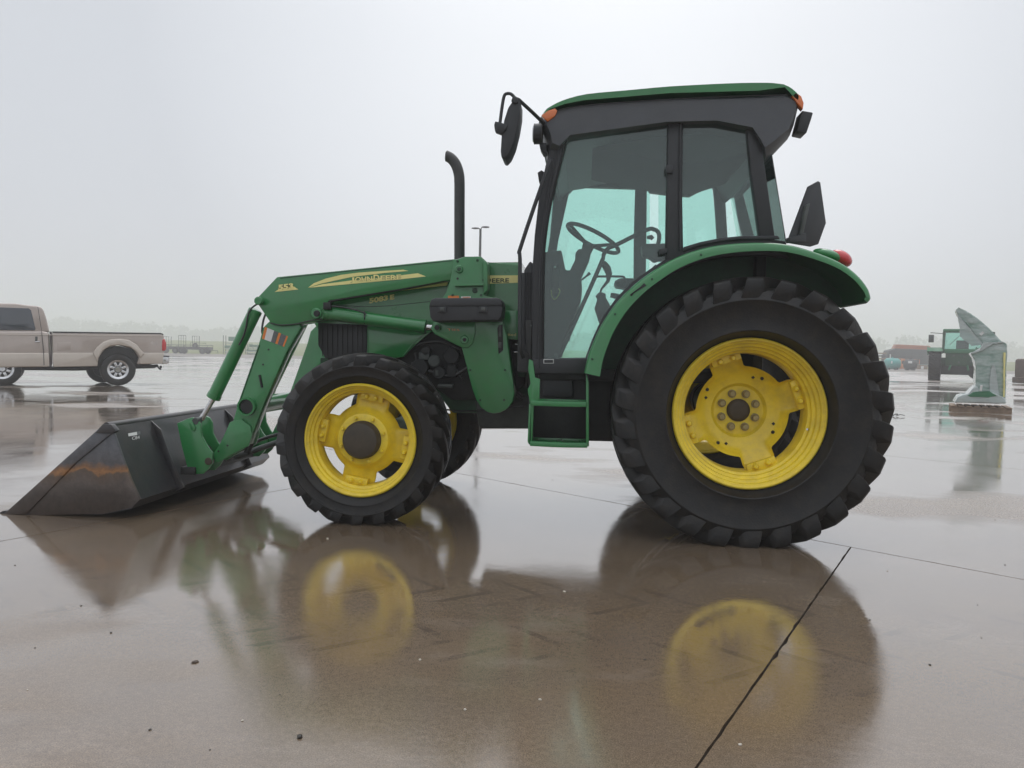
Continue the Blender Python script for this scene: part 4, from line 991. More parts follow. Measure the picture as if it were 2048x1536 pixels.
# ---- steps
SY = -0.90
prism('step_side', [(1058, 718), (1056, 738), (1061, 767), (1055, 780), (1060, 808), (1057, 889), (1064, 890), (1068, 812), (1079, 798), (1080, 758), (1070, 755), (1066, 722)], -0.86, -0.60, green, T, 0.004, plates=[(-0.86, -0.845)])
prism('step_side', [(1058, 808), (1055, 884), (1058, 888), (1062, 888), (1062, 808)], -0.86, -0.62, green, T, 0.002)
prism('step_side', [(1174, 750), (1177.5, 765), (1178, 893), (1172, 893), (1172, 750)], -0.86, -0.60, green, T, 0.003)
def tread(nm, a, b, depth, th):
    A_, B_ = P(*a, -0.87), P(*b, -0.87); z = (A_.z+B_.z)/2
    bm = bmesh.new(); pts = []
    for k in range(9):
        t_ = k/8; pts.append(Vector((A_.x+(B_.x-A_.x)*t_, -0.87-0.025*math.sin(PI*t_), z)))
    bow = pts + [Vector((B_.x, -0.845, z)), Vector((A_.x, -0.845, z))]
    poly3(bm, bow, Vector((0, 0, -th)), 0.003)
    o = finish(bm, nm, green, T, doubles=False)
    box('tread_rear_rail', ((A_.x+B_.x)/2, -0.87+depth, z-th/2), (abs(B_.x-A_.x), 0.02, th), green, T, 0.003)
    for k in range(3):
        x = A_.x + (B_.x-A_.x)*(0.08+0.42*k)
        box('tread_bar', (x, -0.87+depth/2, z-th/2), (0.03, depth-0.02, th*0.7), green, T, 0.003)
    bm = bmesh.new(); boxw(bm, ((A_.x+B_.x)/2, -0.87+depth/2+0.01, z-th*0.7), (abs(B_.x-A_.x)-0.01, depth-0.03, 0.004)); finish(bm, 'tread_mesh', castg, T)
tread('step_tread', (1060, 881), (1175, 887), 0.20, 0.028)
tread('step_tread', (1062, 800), (1173, 804), 0.17, 0.03)
prism('step_back', [(1062, 808), (1172, 812), (1172, 880), (1062, 878)], -0.62, -0.60, darkm, T, 0.003)

# ================================================================== BACKGROUND
# ---- pickup truck
tp = G(236, 771.5)
TY = tp.y
tan1 = mat('truck_paint', (0.47, 0.40, 0.355), 0.35, metal=0.25, coat=0.8, coat_r=0.08, var=0.04)
tan2 = mat('truck_paint_light', (0.58, 0.51, 0.44), 0.35, metal=0.25, coat=0.8, coat_r=0.08, var=0.04)
tglass = mat('truck_glass', (0.035, 0.045, 0.06), 0.08, coat=1.0, var=0.05)
TA = R(36); lat = Vector((-math.sin(TA), math.cos(TA), 0)); alg = Vector((math.cos(TA), math.sin(TA), 0))
def TP(x, y): return onpl(x, y, tp, lat)
K = thing('pickup_truck', 'tan crew cab pickup truck parked at the left edge of the wet yard', 'truck', tuple(tp + lat*1.0 - alg*1.5))
z1 = zl(5.851, 0, 580)
def tprism(nm, px, y0, y1, m_, bev=0.02, seg=3):
    bm = bmesh.new(); poly3(bm, [TP(x, y) + lat*y0 for x, y in z1(px)], lat*(y1-y0), bev, seg); return finish(bm, nm, m_, K, doubles=False)
# cab runs on out of frame to the left; front end in true proportion (about 2.4 m ahead of the picture's edge)
tprism('cab_body', [(-1750, 905), (-1750, 560), (-1700, 520), (-820, 480), (500, 480), (575, 500), (585, 900), (-900, 920), (-930, 800), (-1050, 720), (-1250, 720), (-1370, 800), (-1400, 905)], 0.0, 2.0, tan1, 0.06)
tprism('cab_roof', [(-850, 490), (-480, 190), (-420, 160), (0, 152), (180, 155), (300, 172), (440, 186), (480, 196), (510, 235), (545, 340), (578, 490)], 0.12, 1.88, tan1, 0.07)
tprism('cab_lower', [(-900, 735), (575, 735), (582, 900), (-880, 915)], -0.02, 2.02, tan2, 0.03)
tprism('truck_bed', [(607, 500), (1895, 512), (1920, 530), (1925, 720), (1905, 860), (1700, 870), (1600, 868), (1625, 790), (1560, 690), (1400, 640), (1240, 680), (1150, 790), (1140, 890), (620, 900)], 0.0, 2.0, tan1, 0.03)
tprism('bed_lower', [(612, 735), (1090, 735), (1160, 690), (1200, 690), (1160, 770), (1140, 893), (622, 902)], -0.02, 0.06, tan2, 0.02)
tprism('bed_lower', [(1640, 735), (1920, 735), (1900, 862), (1640, 868), (1625, 800)], -0.02, 0.06, tan2, 0.02)
flare = [(1085, 735), (1130, 670), (1200, 610), (1290, 578), (1400, 570), (1510, 585), (1600, 640), (1660, 715), (1690, 740), (1640, 800), (1600, 730), (1520, 668), (1400, 645), (1290, 655), (1200, 710), (1150, 800), (1140, 850), (1120, 800)]
tprism('wheel_flare', flare, -0.06, 0.05, tan2, 0.025)
tprism('bed_rail', [(610, 484), (1880, 502), (1912, 514), (1915, 526), (1890, 516), (610, 499)], -0.005, 0.09, black, 0.01)
tprism('side_moulding', [(-850, 506), (500, 520), (1910, 538), (1910, 546), (500, 530), (-850, 517)], -0.012, 0.02, tan2, 0.004)
tprism('gap_shade', [(578, 486), (606, 486), (614, 860), (602, 905), (580, 905), (588, 700)], -0.004, 0.3, mat('gap_dark', (0.05, 0.035, 0.035), 0.6), 0.005)  # dark strip painted as the shaded gap between cab and bed
tprism('door_window', [(-700, 440), (-420, 215), (0, 200), (335, 212), (362, 235), (415, 455), (405, 472), (0, 468)], 0.105, 0.14, tglass, 0.01)
tprism('door_seam', [(440, 196), (446, 196), (490, 480), (515, 720), (520, 880), (512, 880), (507, 720), (484, 480)], -0.024, -0.01, black, 0.001)
tprism('door_handle', [(410, 600), (470, 598), (470, 612), (410, 614)], -0.05, -0.02, chrome, 0.008)
tprism('handle_recess', [(412, 545), (440, 543), (440, 595), (412, 597)], -0.004, 0.01, greym, 0.004)
tprism('fuel_door', [(675, 612), (830, 612), (830, 700), (675, 712)], -0.006, 0.01, tan1, 0.004)
tprism('tail_light', [(1900, 585), (1925, 570), (1945, 620), (1945, 690), (1930, 712), (1898, 710), (1895, 640)], -0.02, 0.12, redl, 0.015)
tprism('rear_bumper', [(1900, 775), (1980, 778), (1985, 800), (1978, 860), (1900, 868)], 0.0, 2.0, chrome, 0.02)
tprism('bumper_pad', [(1898, 768), (1985, 770), (1985, 780), (1898, 780)], -0.01, 2.01, black, 0.005)
tprism('underbody', [(-900, 900), (200, 905), (560, 915), (900, 905), (1640, 880), (1850, 885), (1860, 905), (1820, 920), (900, 950), (300, 945), (-900, 945)], 0.35, 1.7, darkm, 0.02)
tprism('tow_hitch', [(1840, 885), (1895, 880), (1915, 920), (1945, 935), (1940, 948), (1915, 945), (1885, 905)], 0.95, 1.05, darkm, 0.01)
tprism('wheel_well', [(1130, 900), (1160, 760), (1240, 690), (1400, 655), (1540, 690), (1610, 790), (1620, 880)], 0.1, 1.9, darkm, 0.01)
p = TP(*z1([(1935, 912)])[0]) + lat*1.0; bm = bmesh.new(); bmesh.ops.create_uvsphere(bm, u_segments=12, v_segments=8, radius=0.035); bmesh.ops.translate(bm, verts=bm.verts, vec=p); finish(bm, 'hitch_ball', darkm, K)
text('bed_lettering', '4x4', z1([(1760, 640)])[0], z1([(1850, 640)])[0], 7, 0, mat('bed_print', (0.55, 0.5, 0.46), 0.5), K, fat=0.03, plane=(tp-lat*0.004, lat))
def twheel(u_, v_, s):
    o_ = tp + alg*u_ + lat*v_ + Vector((0, 0, 0.405)); bm = bmesh.new(); W = 0.27
    lathe(bm, [(0.235, -s*0.12), (0.26, -s*0.135), (0.33, -s*0.135), (0.385, -s*0.12), (0.402, -s*0.08), (0.405, 0), (0.402, s*0.08), (0.385, s*0.12), (0.25, s*0.12)], 0, 0, 48, closed=True)
    t_ = finish(bm, 'tyre', rubber, K, loc=o_-K.location, ang=50); t_.rotation_euler = (0, 0, TA)
    bm = bmesh.new(); lathe(bm, [(0.0, -s*0.105), (0.06, -s*0.105), (0.075, -s*0.085), (0.08, -s*0.06), (0.10, -s*0.05)], 0, 0, 32)
    lathe(bm, [(0.188, -s*0.10), (0.215, -s*0.12), (0.24, -s*0.128), (0.24, -s*0.10), (0.205, -s*0.04), (0.19, -s*0.03)], 0, 0, 48, closed=True)
    for k in range(8):
        M2 = Matrix.Rotation(2*PI*(k+0.5)/8, 3, 'Y'); boxw(bm, M2 @ Vector((0.143, -s*0.075, 0)), (0.115, 0.03, 0.062), 0.008, M2)
    finish(bm, 'rim', chrome, t_, loc=(0, 0, 0), doubles=False)
    bm = bmesh.new(); lathe(bm, [(0, -s*0.02), (0.24, -s*0.02), (0.24, 0.0), (0, 0)], 0, 0, 32); finish(bm, 'brake_disc', darkm, t_, loc=(0, 0, 0))
fu = (TP(4, 740)-tp).dot(alg)
twheel(0, 0.09, 1); twheel(-0.25, 1.75, -1); twheel(fu, 0.20, 1); twheel(fu, 1.75, -1)

# ---- helper: local frames for the far things; X to the image right, Y away
def at(px, py):
    g_ = G(px, py); return Vector((g_.x, g_.y, 0))
def lbox(nm, c, s, m_, par, bev=0.01, rot=None):
    bm = bmesh.new(); boxw(bm, c, s, bev, rot); return finish(bm, nm, m_, par, loc=(0, 0, 0), doubles=False)
def ltube(nm, path, r_, m_, par, seg=8):
    bm = bmesh.new(); tubew(bm, path, r_, seg); return finish(bm, nm, m_, par, loc=(0, 0, 0), doubles=False)
fg = mat('far_steel', (0.03, 0.032, 0.035), 0.6, var=0.1)
def lwheel(nm, c, r_, w_, par, m_=None, hub=None):
    bm = bmesh.new(); lathe(bm, [(0, -w_/2), (r_*0.55, -w_/2), (r_*0.9, -w_/2), (r_, -w_/3), (r_, w_/3), (r_*0.9, w_/2), (0, w_/2)], c[0], c[2], 24, cy_=c[1]); o = finish(bm, nm, m_ or rubber, par, loc=(0, 0, 0))
    if hub:
        bm = bmesh.new(); lathe(bm, [(0, -w_/2-0.02), (r_*0.45, -w_/2-0.02), (r_*0.5, -w_/2)], c[0], c[2], 20, cy_=c[1]); finish(bm, 'hub', hub, par, loc=(0, 0, 0))
    return o
# ---- utility trailers with upright ramp gates, at the far edge of the yard
def gate(par, x, w_, h, z0=0.75, y=0.0, nb=3):
    g_ = ltube('ramp_gate', [(x, y, z0), (x, y, z0+h), (x+w_, y, z0+h), (x+w_, y, z0)], 0.042, fg, par, 6)
    for k in range(1, nb): ltube('gate_bar', [(x+w_*k/nb, y, z0), (x+w_*k/nb, y, z0+h)], 0.026, fg, par, 6)
    for k in range(1, 4): ltube('gate_rail', [(x, y, z0+h*k/4), (x+w_, y, z0+h*k/4)], 0.008, fg, par, 4)
def trailer(px, py, L_, label, gates, yaw=0.0, tail=True, group='utility trailers at the far edge of the yard'):
    o = thing('utility_trailer', label, 'trailer', at(px, py), yaw, group)
    lbox('trailer_bed', (0, 0.8, 0.78), (L_, 1.7, 0.40), fg, o)
    for y in (0, 1.6):
        ltube('side_rail', [(-L_/2, y, 1.2), (L_/2, y, 1.2)], 0.035, fg, o, 6)
        for x in (-L_/2, 0, L_/2): ltube('rail_post', [(x, y, 0.5), (x, y, 1.2)], 0.03, fg, o, 6)
        lwheel('trailer_wheel', (L_*0.33, y, 0.44), 0.45, 0.25, o, hub=greym)
    lwheel('trailer_wheel', (-L_*0.30, 0, 0.44), 0.45, 0.25, o)
    for x, w_, h in gates: gate(o, x, w_, h)
    if tail:
        ltube('drawbar', [(L_/2, 0.4, 0.5), (L_/2+1.1, 0.8, 0.5), (L_/2+1.15, 0.8, 0.1)], 0.04, fg, o, 6)
        ltube('drawbar', [(L_/2, 1.2, 0.5), (L_/2+1.1, 0.8, 0.5)], 0.04, fg, o, 6)
    return o
trailer(386, 707.5, 4.2, 'dark utility trailer with two upright barred ramp gates', [(-2.1, 1.05, 1.78), (-0.1, 1.0, 1.72)])
trailer(341, 706.5, 2.2, 'utility trailer with one wide pale gate just behind the pickup tail light', [(-1.0, 1.1, 1.6)], tail=False)
ft = [o for o in S.objects if o.name.startswith('utility_trailer')][0]
ltube('top_rail', [(-0.4, 0, 0.9), (-0.4, 0, 1.55), (1.9, 0, 1.5), (1.9, 0, 0.9)], 0.035, fg, ft, 6); lwheel('spare_wheel', (0.4, -0.12, 1.15), 0.38, 0.14, ft, hub=greym)
pg = mat('far_green', (0.03, 0.16, 0.075), 0.5, var=0.15); pw = mat('far_pale', (0.33, 0.40, 0.38), 0.5, var=0.15)
def implement(px, py, W, H, label, m1, m2):
    o = thing('farm_implement', label, 'implement', at(px, py))
    lbox('deck', (0, 0.4, H*0.42), (W*0.8, 0.8, H*0.14), m1, o)
    lbox('upper_box', (W*0.08, 0.4, H*0.86), (W*0.55, 0.6, H*0.24), m1, o)
    for x in (-W*0.48, -W*0.34, W*0.42): ltube('upright', [(x, 0.1, 0.02), (x, 0.1, H*1.05)], 0.05, fg if x < 0 else m1, o, 6)
    for z in (0.12, 0.30, 0.62): ltube('cross_rail', [(-W*0.36, 0, H*z), (W*0.42, 0, H*z)], 0.06, m2, o, 6)
    lbox('skid', (0, 0.3, 0.06), (W*0.7, 0.5, 0.12), m2, o)
    return o
implement(463, 708.5, 2.7, 2.6, 'stacked green and pale grey implement frames left of the loader arm', pg, pw)
o = implement(503, 709, 2.0, 1.5, 'low green implement seen between the tilt cylinder and the loader arm', pg, pw)
ltube('hoop', [(-0.5, 0, 0.7), (-0.4, 0, 1.5), (0.1, 0, 1.6), (0.3, 0, 0.8)], 0.05, pg, o)
for k, (px_, lb) in enumerate(((575, 'green implement seen behind the far loader arm'),)):
    implement(px_, 710, 2.2, 1.9, lb, pg, pg)

# ---- lamp pole
lp = G(961, 704); D_ = 50.0
d_ = ray(961, 456); lpos = CP + d_*(D_/1.0); hz = lpos.z
lo = thing('street_lamp', 'tall grey light pole with two flat heads showing above the hood', 'lamp', (lpos.x, lpos.y, 0))
ltube('pole', [(0, 0, 0), (0, 0, hz-0.05)], [0.12, 0.075], fg, lo, 12)
for s, dz in ((-1, -0.04), (1, 0.04)):
    bm = bmesh.new(); tubew(bm, [(0, 0, hz-0.1), (s*0.10, 0, hz+dz), (s*0.2, 0, hz+dz+0.02)], 0.03, 8); finish(bm, 'lamp_arm', fg, lo, loc=(0, 0, 0))
    bm = bmesh.new(); bmesh.ops.create_uvsphere(bm, u_segments=16, v_segments=8, radius=1); bmesh.ops.scale(bm, vec=(0.27, 0.2, 0.055), verts=bm.verts); bmesh.ops.translate(bm, verts=bm.verts, vec=(s*0.33, 0, hz+dz+0.02)); finish(bm, 'lamp_head', fg, lo, loc=(0, 0, 0))

# ---- second tractor seen from behind
ap = at(1922, 762)
B = thing('tractor', 'hazy green tractor standing behind the plastic wrapped pallet', 'tractor', ap, R(-24))
for x in (-1.28, 1.0):
    lwheel('rear_tyre', (x, 0.0, 0.86), 0.86, 0.01, B)
    bpy.data.objects.remove([o_ for o_ in B.children][-1])
    bm = bmesh.new()
    rings = []
    prof = [(0.45, -0.28), (0.62, -0.31), (0.80, -0.28), (0.85, -0.18), (0.86, 0), (0.85, 0.18), (0.80, 0.28), (0.62, 0.31), (0.45, 0.28)]
    for r_, xx in prof: rings.append([bm.verts.new((x+xx, r_*math.cos(2*PI*k/40), 0.86+r_*math.sin(2*PI*k/40))) for k in range(40)])
    for i in range(len(rings)):
        A_, B_ = rings[i], rings[(i+1) % len(rings)]
        for k in range(40): bm.faces.new((A_[k], A_[(k+1) % 40], B_[(k+1) % 40], B_[k]))
    ty_ = finish(bm, 'rear_tyre', rubber, B, loc=(0, 0, 0))
    for k in range(22):
        for s in (-1, 1):
            a = 2*PI*(k+0.5*(s > 0))/22; bm = bmesh.new(); M2 = Matrix.Rotation(-a, 3, 'X') @ Matrix.Rotation(s*R(35), 3, 'Z')
            boxw(bm, M2 @ Vector((0, 0, 0)) + Vector((x+s*0.15, 0.0, 0.86)) + Matrix.Rotation(-a, 3, 'X') @ Vector((0, 0, 0.865)), (0.32, 0.07, 0.05), 0, M2)
            finish(bm, 'tread_lug', rubber, ty_, loc=(0, 0, 0), smooth=False)
    ltube('fender', [(x-0.36, -0.65, 1.55), (x-0.36, -0.2, 1.82), (x-0.36, 0.5, 1.80), (x-0.36, 0.85, 1.4)], 0.03, pg, B)
    bm = bmesh.new()
    for k in range(5):
        a0, a1 = R(50+k*18), R(68+k*18); r9 = 0.94
        vs = [bm.verts.new((x+dx, -r9*math.cos(a), 0.86+r9*math.sin(a))) for a in (a0, a1) for dx in (-0.34, 0.36)]
        bm.faces.new((vs[0], vs[1], vs[3], vs[2]))
    bmesh.ops.solidify(bm, geom=bm.faces[:], thickness=0.04); finish(bm, 'fender_top', pg, B, loc=(0, 0, 0))
    lbox('tail_lamp', (x+0.1, -0.62, 1.72), (0.42, 0.1, 0.16), redl, B, 0.03)
lbox('axle_housing', (-0.13, 0.1, 1.0), (2.0, 0.5, 0.5), castg, B, 0.05)
lbox('body', (-0.13, 1.3, 1.15), (0.9, 2.2, 0.9), pg, B, 0.08)
lbox('rear_plate', (-0.13, -0.2, 1.2), (1.3, 0.2, 0.8), castg, B, 0.05)
lbox('belly', (-0.13, 0.3, 0.65), (2.3, 0.9, 0.64), darkm, B, 0.05)
for x in (-0.5, 0.25): ltube('lift_arm', [(x, -0.1, 0.9), (x*1.2, -0.8, 0.6)], 0.05, pg, B)
for (x, z) in ((-0.4, 1.35), (0.1, 1.3), (0.4, 1.05), (-0.15, 1.0)): lwheel('coupler', (x, -0.32, z), 0.05, 0.06, B, greym)
tealg = glassmat('far_cab_glass', (0.62, 0.86, 0.80))
for x in (-0.90, 0.95):
    ltube('cab_post', [(x*1.0, -0.35, 1.5), (x, -0.3, 2.65)], 0.06, castg, B); ltube('cab_post', [(x, 1.2, 1.5), (x*0.95, 1.1, 2.65)], 0.05, castg, B)
lbox('cab_roof', (0.0, 0.45, 2.72), (1.9, 1.9, 0.16), pg, B, 0.06)
lbox('rear_glass', (0.0, -0.3, 2.1), (1.75, 0.01, 1.05), tealg, B, 0)
lbox('seat_back', (-0.0, 0.2, 1.95), (0.6, 0.15, 0.5), darkm, B, 0.05)
lbox('cab_base', (0, 0.4, 1.6), (1.7, 1.6, 0.25), pg, B, 0.05)
ltube('mirror_arm', [(-0.85, -0.1, 2.55), (-1.55, -0.1, 2.6)], 0.02, greym, B); lbox('mirror', (-1.5, -0.1, 2.28), (0.26, 0.06, 0.42), greym, B, 0.02)
ltube('wiper', [(-0.6, -0.33, 1.95), (-0.1, -0.33, 2.5)], 0.012, fg, B, 6)
lbox('lamp', (1.15, -0.2, 2.45), (0.16, 0.1, 0.26), greym, B, 0.02); ltube('lamp_arm', [(0.85, -0.2, 2.55), (1.15, -0.2, 2.55)], 0.03, greym, B, 6)

# ---- plastic-wrapped implement on a pallet
film = bpy.data.materials.new('stretch_film'); film.use_nodes = True
def film_mat(mm, tint, alpha):
    t = mm.node_tree; b = t.nodes['Principled BSDF']; L = t.links.new; g = N(t, 'ShaderNodeTexCoord')
    mp = N(t, 'ShaderNodeMapping'); mp.inputs['Scale'].default_value = (3.0, 3.0, 7.0); mp.inputs['Rotation'].default_value = (0.3, 0.25, 0); L(g.outputs['Object'], mp.inputs[0])
    n = N(t, 'ShaderNodeTexNoise'); n.inputs['Scale'].default_value = 1.6; n.inputs['Detail'].default_value = 6; L(mp.outputs[0], n.inputs['Vector'])
    r_ = N(t, 'ShaderNodeValToRGB'); r_.color_ramp.elements[0].position = 0.30; r_.color_ramp.elements[0].color = (*tint, 1); r_.color_ramp.elements[1].position = 0.68; r_.color_ramp.elements[1].color = (0.46, 0.53, 0.51, 1)
    L(n.outputs[0], r_.inputs[0]); L(r_.outputs[0], b.inputs['Base Color']); b.inputs['Roughness'].default_value = 0.22; b.inputs['Coat Weight'].default_value = 0.6
    bp = N(t, 'ShaderNodeBump'); bp.inputs['Strength'].default_value = 0.7; bp.inputs['Distance'].default_value = 0.03; L(n.outputs[0], bp.inputs['Height']); L(bp.outputs[0], b.inputs['Normal'])
    b.inputs['Alpha'].default_value = alpha
    return mm
film_mat(film, (0.17, 0.28, 0.225), 1.0)
film2 = film_mat(bpy.data.materials.new('loose_film'), (0.40, 0.45, 0.45), 0.62) if False else None
fl2 = bpy.data.materials.new('loose_film'); fl2.use_nodes = True; film_mat(fl2, (0.36, 0.42, 0.42), 0.66)
fl3 = bpy.data.materials.new('pale_film'); fl3.use_nodes = True; film_mat(fl3, (0.40, 0.44, 0.43), 1.0)
wood = mat('pallet_wood', (0.30, 0.215, 0.15), 0.7, var=0.3, vscale=8, bump=0.3, bscale=30, dirt=(0.14, 0.11, 0.09), dirt_amt=0.6)
gp = G(1962, 826)
wa = R(22); wn = Vector((math.sin(wa), math.cos(wa), 0))
def WQ(x, y): return onpl(x, y, gp, wn)
Wp = thing('wrapped_implement', 'green implement on end wrapped in torn translucent plastic film on a pallet', 'implement', tuple(gp + wn*0.4 + Vector((0, 0, 0.14))))
zw = zl(5.9096, 1860, 600)
def wp(nm, px, y0, y1, m_, bev=0.02, par=Wp):
    bm = bmesh.new(); poly3(bm, [WQ(x, y) + wn*y0 for x, y in zw(px)], wn*(y1-y0), bev, 2)
    # crumple the film a little
    bmesh.ops.subdivide_edges(bm, edges=[e_ for e_ in bm.edges if e_.calc_length() > 0.12], cuts=3, use_grid_fill=True)
    for v in bm.verts: v.co += Vector((random.gauss(0, 1), random.gauss(0, 1), random.gauss(0, 1)))*0.004
    return finish(bm, nm, m_, par, doubles=False, ang=20)
wp('wrapped_upper', [(315, 105), (345, 76), (390, 98), (480, 145), (590, 220), (730, 350), (870, 490), (760, 505), (640, 525), (500, 350), (400, 240), (335, 165)], 0.25, 0.75, film, 0.015)
wp('loose_film', [(318, 115), (335, 160), (400, 240), (520, 380), (640, 522), (560, 535), (500, 540), (430, 480), (362, 430), (360, 320), (342, 240)], 0.20, 0.23, fl2, 0.0)
wp('wrapped_body', [(485, 628), (560, 598), (640, 560), (700, 520), (870, 492), (910, 508), (922, 545), (912, 900), (902, 1215), (545, 1100), (545, 985), (548, 800), (530, 705)], 0.15, 0.80, film, 0.02)
wp('film_fold', [(640, 500), (870, 490), (900, 505), (760, 515), (620, 600), (500, 640), (490, 625), (600, 575)], 0.12, 0.2, fl3, 0.01)
wp('pale_patch', [(752, 745), (775, 800), (800, 930), (825, 1138), (808, 1140), (775, 1108), (705, 1100), (712, 960), (722, 830)], 0.12, 0.16, fl3, 0.004)  # pale patch laid over the front of the wrapped body
wp('yellow_strap', [(878, 620), (898, 622), (896, 900), (888, 1150), (874, 1150), (876, 900)], 0.11, 0.15, decal_y, 0.003)
wp('wrapped_base', [(300, 1190), (330, 1140), (380, 1120), (440, 1112), (545, 1010), (600, 1080), (770, 1100), (895, 1165), (900, 1225), (290, 1212)], 0.02, 0.85, fl3, 0.02)
wp('dark_part', [(440, 1130), (520, 1085), (700, 1080), (790, 1130), (700, 1150), (480, 1145)], 0.0, 0.1, pg, 0.01)
wp('film_label', [(592, 398), (630, 370), (655, 385), (615, 418)], 0.235, 0.25, white, 0.001)
wp('white_strip', [(598, 1010), (625, 1010), (612, 1072), (590, 1072)], 0.0, 0.03, white, 0.003)
wp('bracket', [(740, 368), (790, 368), (796, 410), (770, 395)], 0.4, 0.5, greym, 0.005)
pal = thing('pallet', 'wooden pallet under the plastic wrapped implement', 'pallet', tuple(gp), -wa)
xl, xr = -0.53, 0.53
cx_ = 0.0
for y in (0.05, 0.5, 0.95): lbox('stringer', (cx_, y, 0.06), (xr-xl, 0.06, 0.09), wood, pal, 0.004)
for k in range(8): lbox('deck_board', (cx_-(xr-xl)/2+0.05+k*((xr-xl)-0.1)/7, 0.5, 0.117), (0.10, 1.04, 0.022), wood, pal, 0.003)
for y in (0.05, 0.95): lbox('bottom_board', (cx_, y, 0.008), (xr-xl, 0.1, 0.014), wood, pal, 0.002)

# ---- far right machine, cut by the frame
brn = mat('rusty_brown', (0.10, 0.07, 0.055), 0.7, var=0.3)
mo = thing('farm_machine', 'brown low machine cut off by the right edge of the picture', 'machine', at(2074, 769))
lbox('machine_body', (0.1, 0.6, 0.75), (1.15, 1.2, 1.0), brn, mo, 0.12)
lbox('machine_base', (0.1, 0.6, 0.18), (1.25, 1.3, 0.30), brn, mo, 0.04)
lbox('cover', (0.25, 0.5, 1.35), (0.5, 0.6, 0.3), greym, mo, 0.06); ltube('stack', [(0.3, 0.4, 1.4), (0.3, 0.4, 1.75)], 0.06, brn, mo)
ltube('hitch', [(-0.5, 0.1, 0.3), (-0.85, 0.1, 0.28)], 0.04, brn, mo); lwheel('coupler', (-0.2, -0.03, 0.85), 0.18, 0.08, mo, darkm)

# ---- clutter at the far right of the yard
teal = mat('teal_plastic', (0.06, 0.33, 0.30), 0.4, var=0.08); org = mat('orange_paint', (0.55, 0.20, 0.06), 0.5, var=0.15); dgrey = mat('dark_sheet', (0.045, 0.05, 0.05), 0.7, var=0.3, vscale=1.5)
pink = mat('red_gate_paint', (0.48, 0.15, 0.10), 0.5, var=0.15)
def tank(px, py, r_, L_, m_, label, cat='tank'):
    o = thing('tank', label, cat, at(px, py)); bm = bmesh.new(); n_ = 20
    prof = [(0, -L_/2), (r_*0.45, -L_/2+0.02), (r_*0.8, -L_/2+0.1), (r_, -L_/2+0.28), (r_, L_/2-0.28), (r_*0.8, L_/2-0.1), (r_*0.45, L_/2-0.02), (0, L_/2)]
    rings = []
    for rr, x in prof:
        if rr == 0: rings.append([bm.verts.new((x, 0, r_+0.06))]*n_)
        else: rings.append([bm.verts.new((x, rr*math.cos(2*PI*k/n_), r_+0.06+rr*math.sin(2*PI*k/n_))) for k in range(n_)])
    for i in range(len(rings)-1):
        for k in range(n_):
            u = []
            for v in (rings[i][k], rings[i][(k+1) % n_], rings[i+1][(k+1) % n_], rings[i+1][k]):
                if v not in u: u.append(v)
            bm.faces.new(u)
    finish(bm, 'tank_body', m_, o, loc=(0, 0, 0), ang=60)
    lbox('saddle', (-L_*0.25, 0, 0.12), (0.12, r_*1.5, 0.24), fg, o); lbox('saddle', (L_*0.25, 0, 0.12), (0.12, r_*1.5, 0.24), fg, o)
    lwheel('filler_cap', (0, 0, 2*r_+0.1), 0.1, 0.16, o, m_)
    return o
t1 = tank(1784, 739.5, 0.62, 1.75, teal, 'teal plastic tank lying beside the big rear tyre'); ltube('valve', [(-0.25, 0, 1.3), (-0.25, 0, 1.75)], 0.07, white, t1); lbox('label_plate', (-0.3, -0.63, 0.85), (0.16, 0.03, 0.3), white, t1)
t2 = tank(1820, 740.5, 0.58, 1.35, dgrey, 'round black tank with two white labels near the teal tank'); lbox('label_plate', (-0.25, -0.56, 0.90), (0.42, 0.05, 0.26), white, t2); lbox('label_plate', (0.3, -0.56, 0.88), (0.26, 0.05, 0.3), greym, t2)
o = thing('orange_reel', 'orange hose reel between the teal and black tanks', 'reel', at(1808, 738.5))
lwheel('reel_drum', (0, 0.4, 0.85), 0.42, 0.3, o, org, darkm); lbox('reel_frame', (0, 0.4, 0.3), (0.9, 0.5, 0.5), org, o, 0.03); ltube('reel_hoop', [(-0.5, 0.2, 0.1), (-0.5, 0.2, 1.3), (0.5, 0.2, 1.3), (0.5, 0.2, 0.1)], 0.05, org, o)
o = thing('crate', 'brown crate standing behind the black tank', 'crate', at(1834, 738)); lbox('crate_body', (0, 0.5, 0.5), (0.7, 0.6, 0.6), brn, o); lbox('crate_base', (0, 0.5, 0.12), (0.8, 0.7, 0.2), wood, o); ltube('crate_frame', [(-0.35, 0.2, 0.2), (-0.35, 0.2, 1.25), (0.35, 0.2, 1.25), (0.35, 0.2, 0.2)], 0.05, org, o)
o = thing('box_pile', 'pale low wooden box to the right of the black tank', 'box', at(1846, 740.5)); lbox('box_body', (0, 0.3, 0.35), (0.95, 0.6, 0.5), wood, o); lbox('box_lid', (0, 0.3, 0.63), (1.05, 0.7, 0.06), pw, o); lbox('box_panel', (-0.1, -0.03, 0.3), (0.3, 0.05, 0.35), white, o)
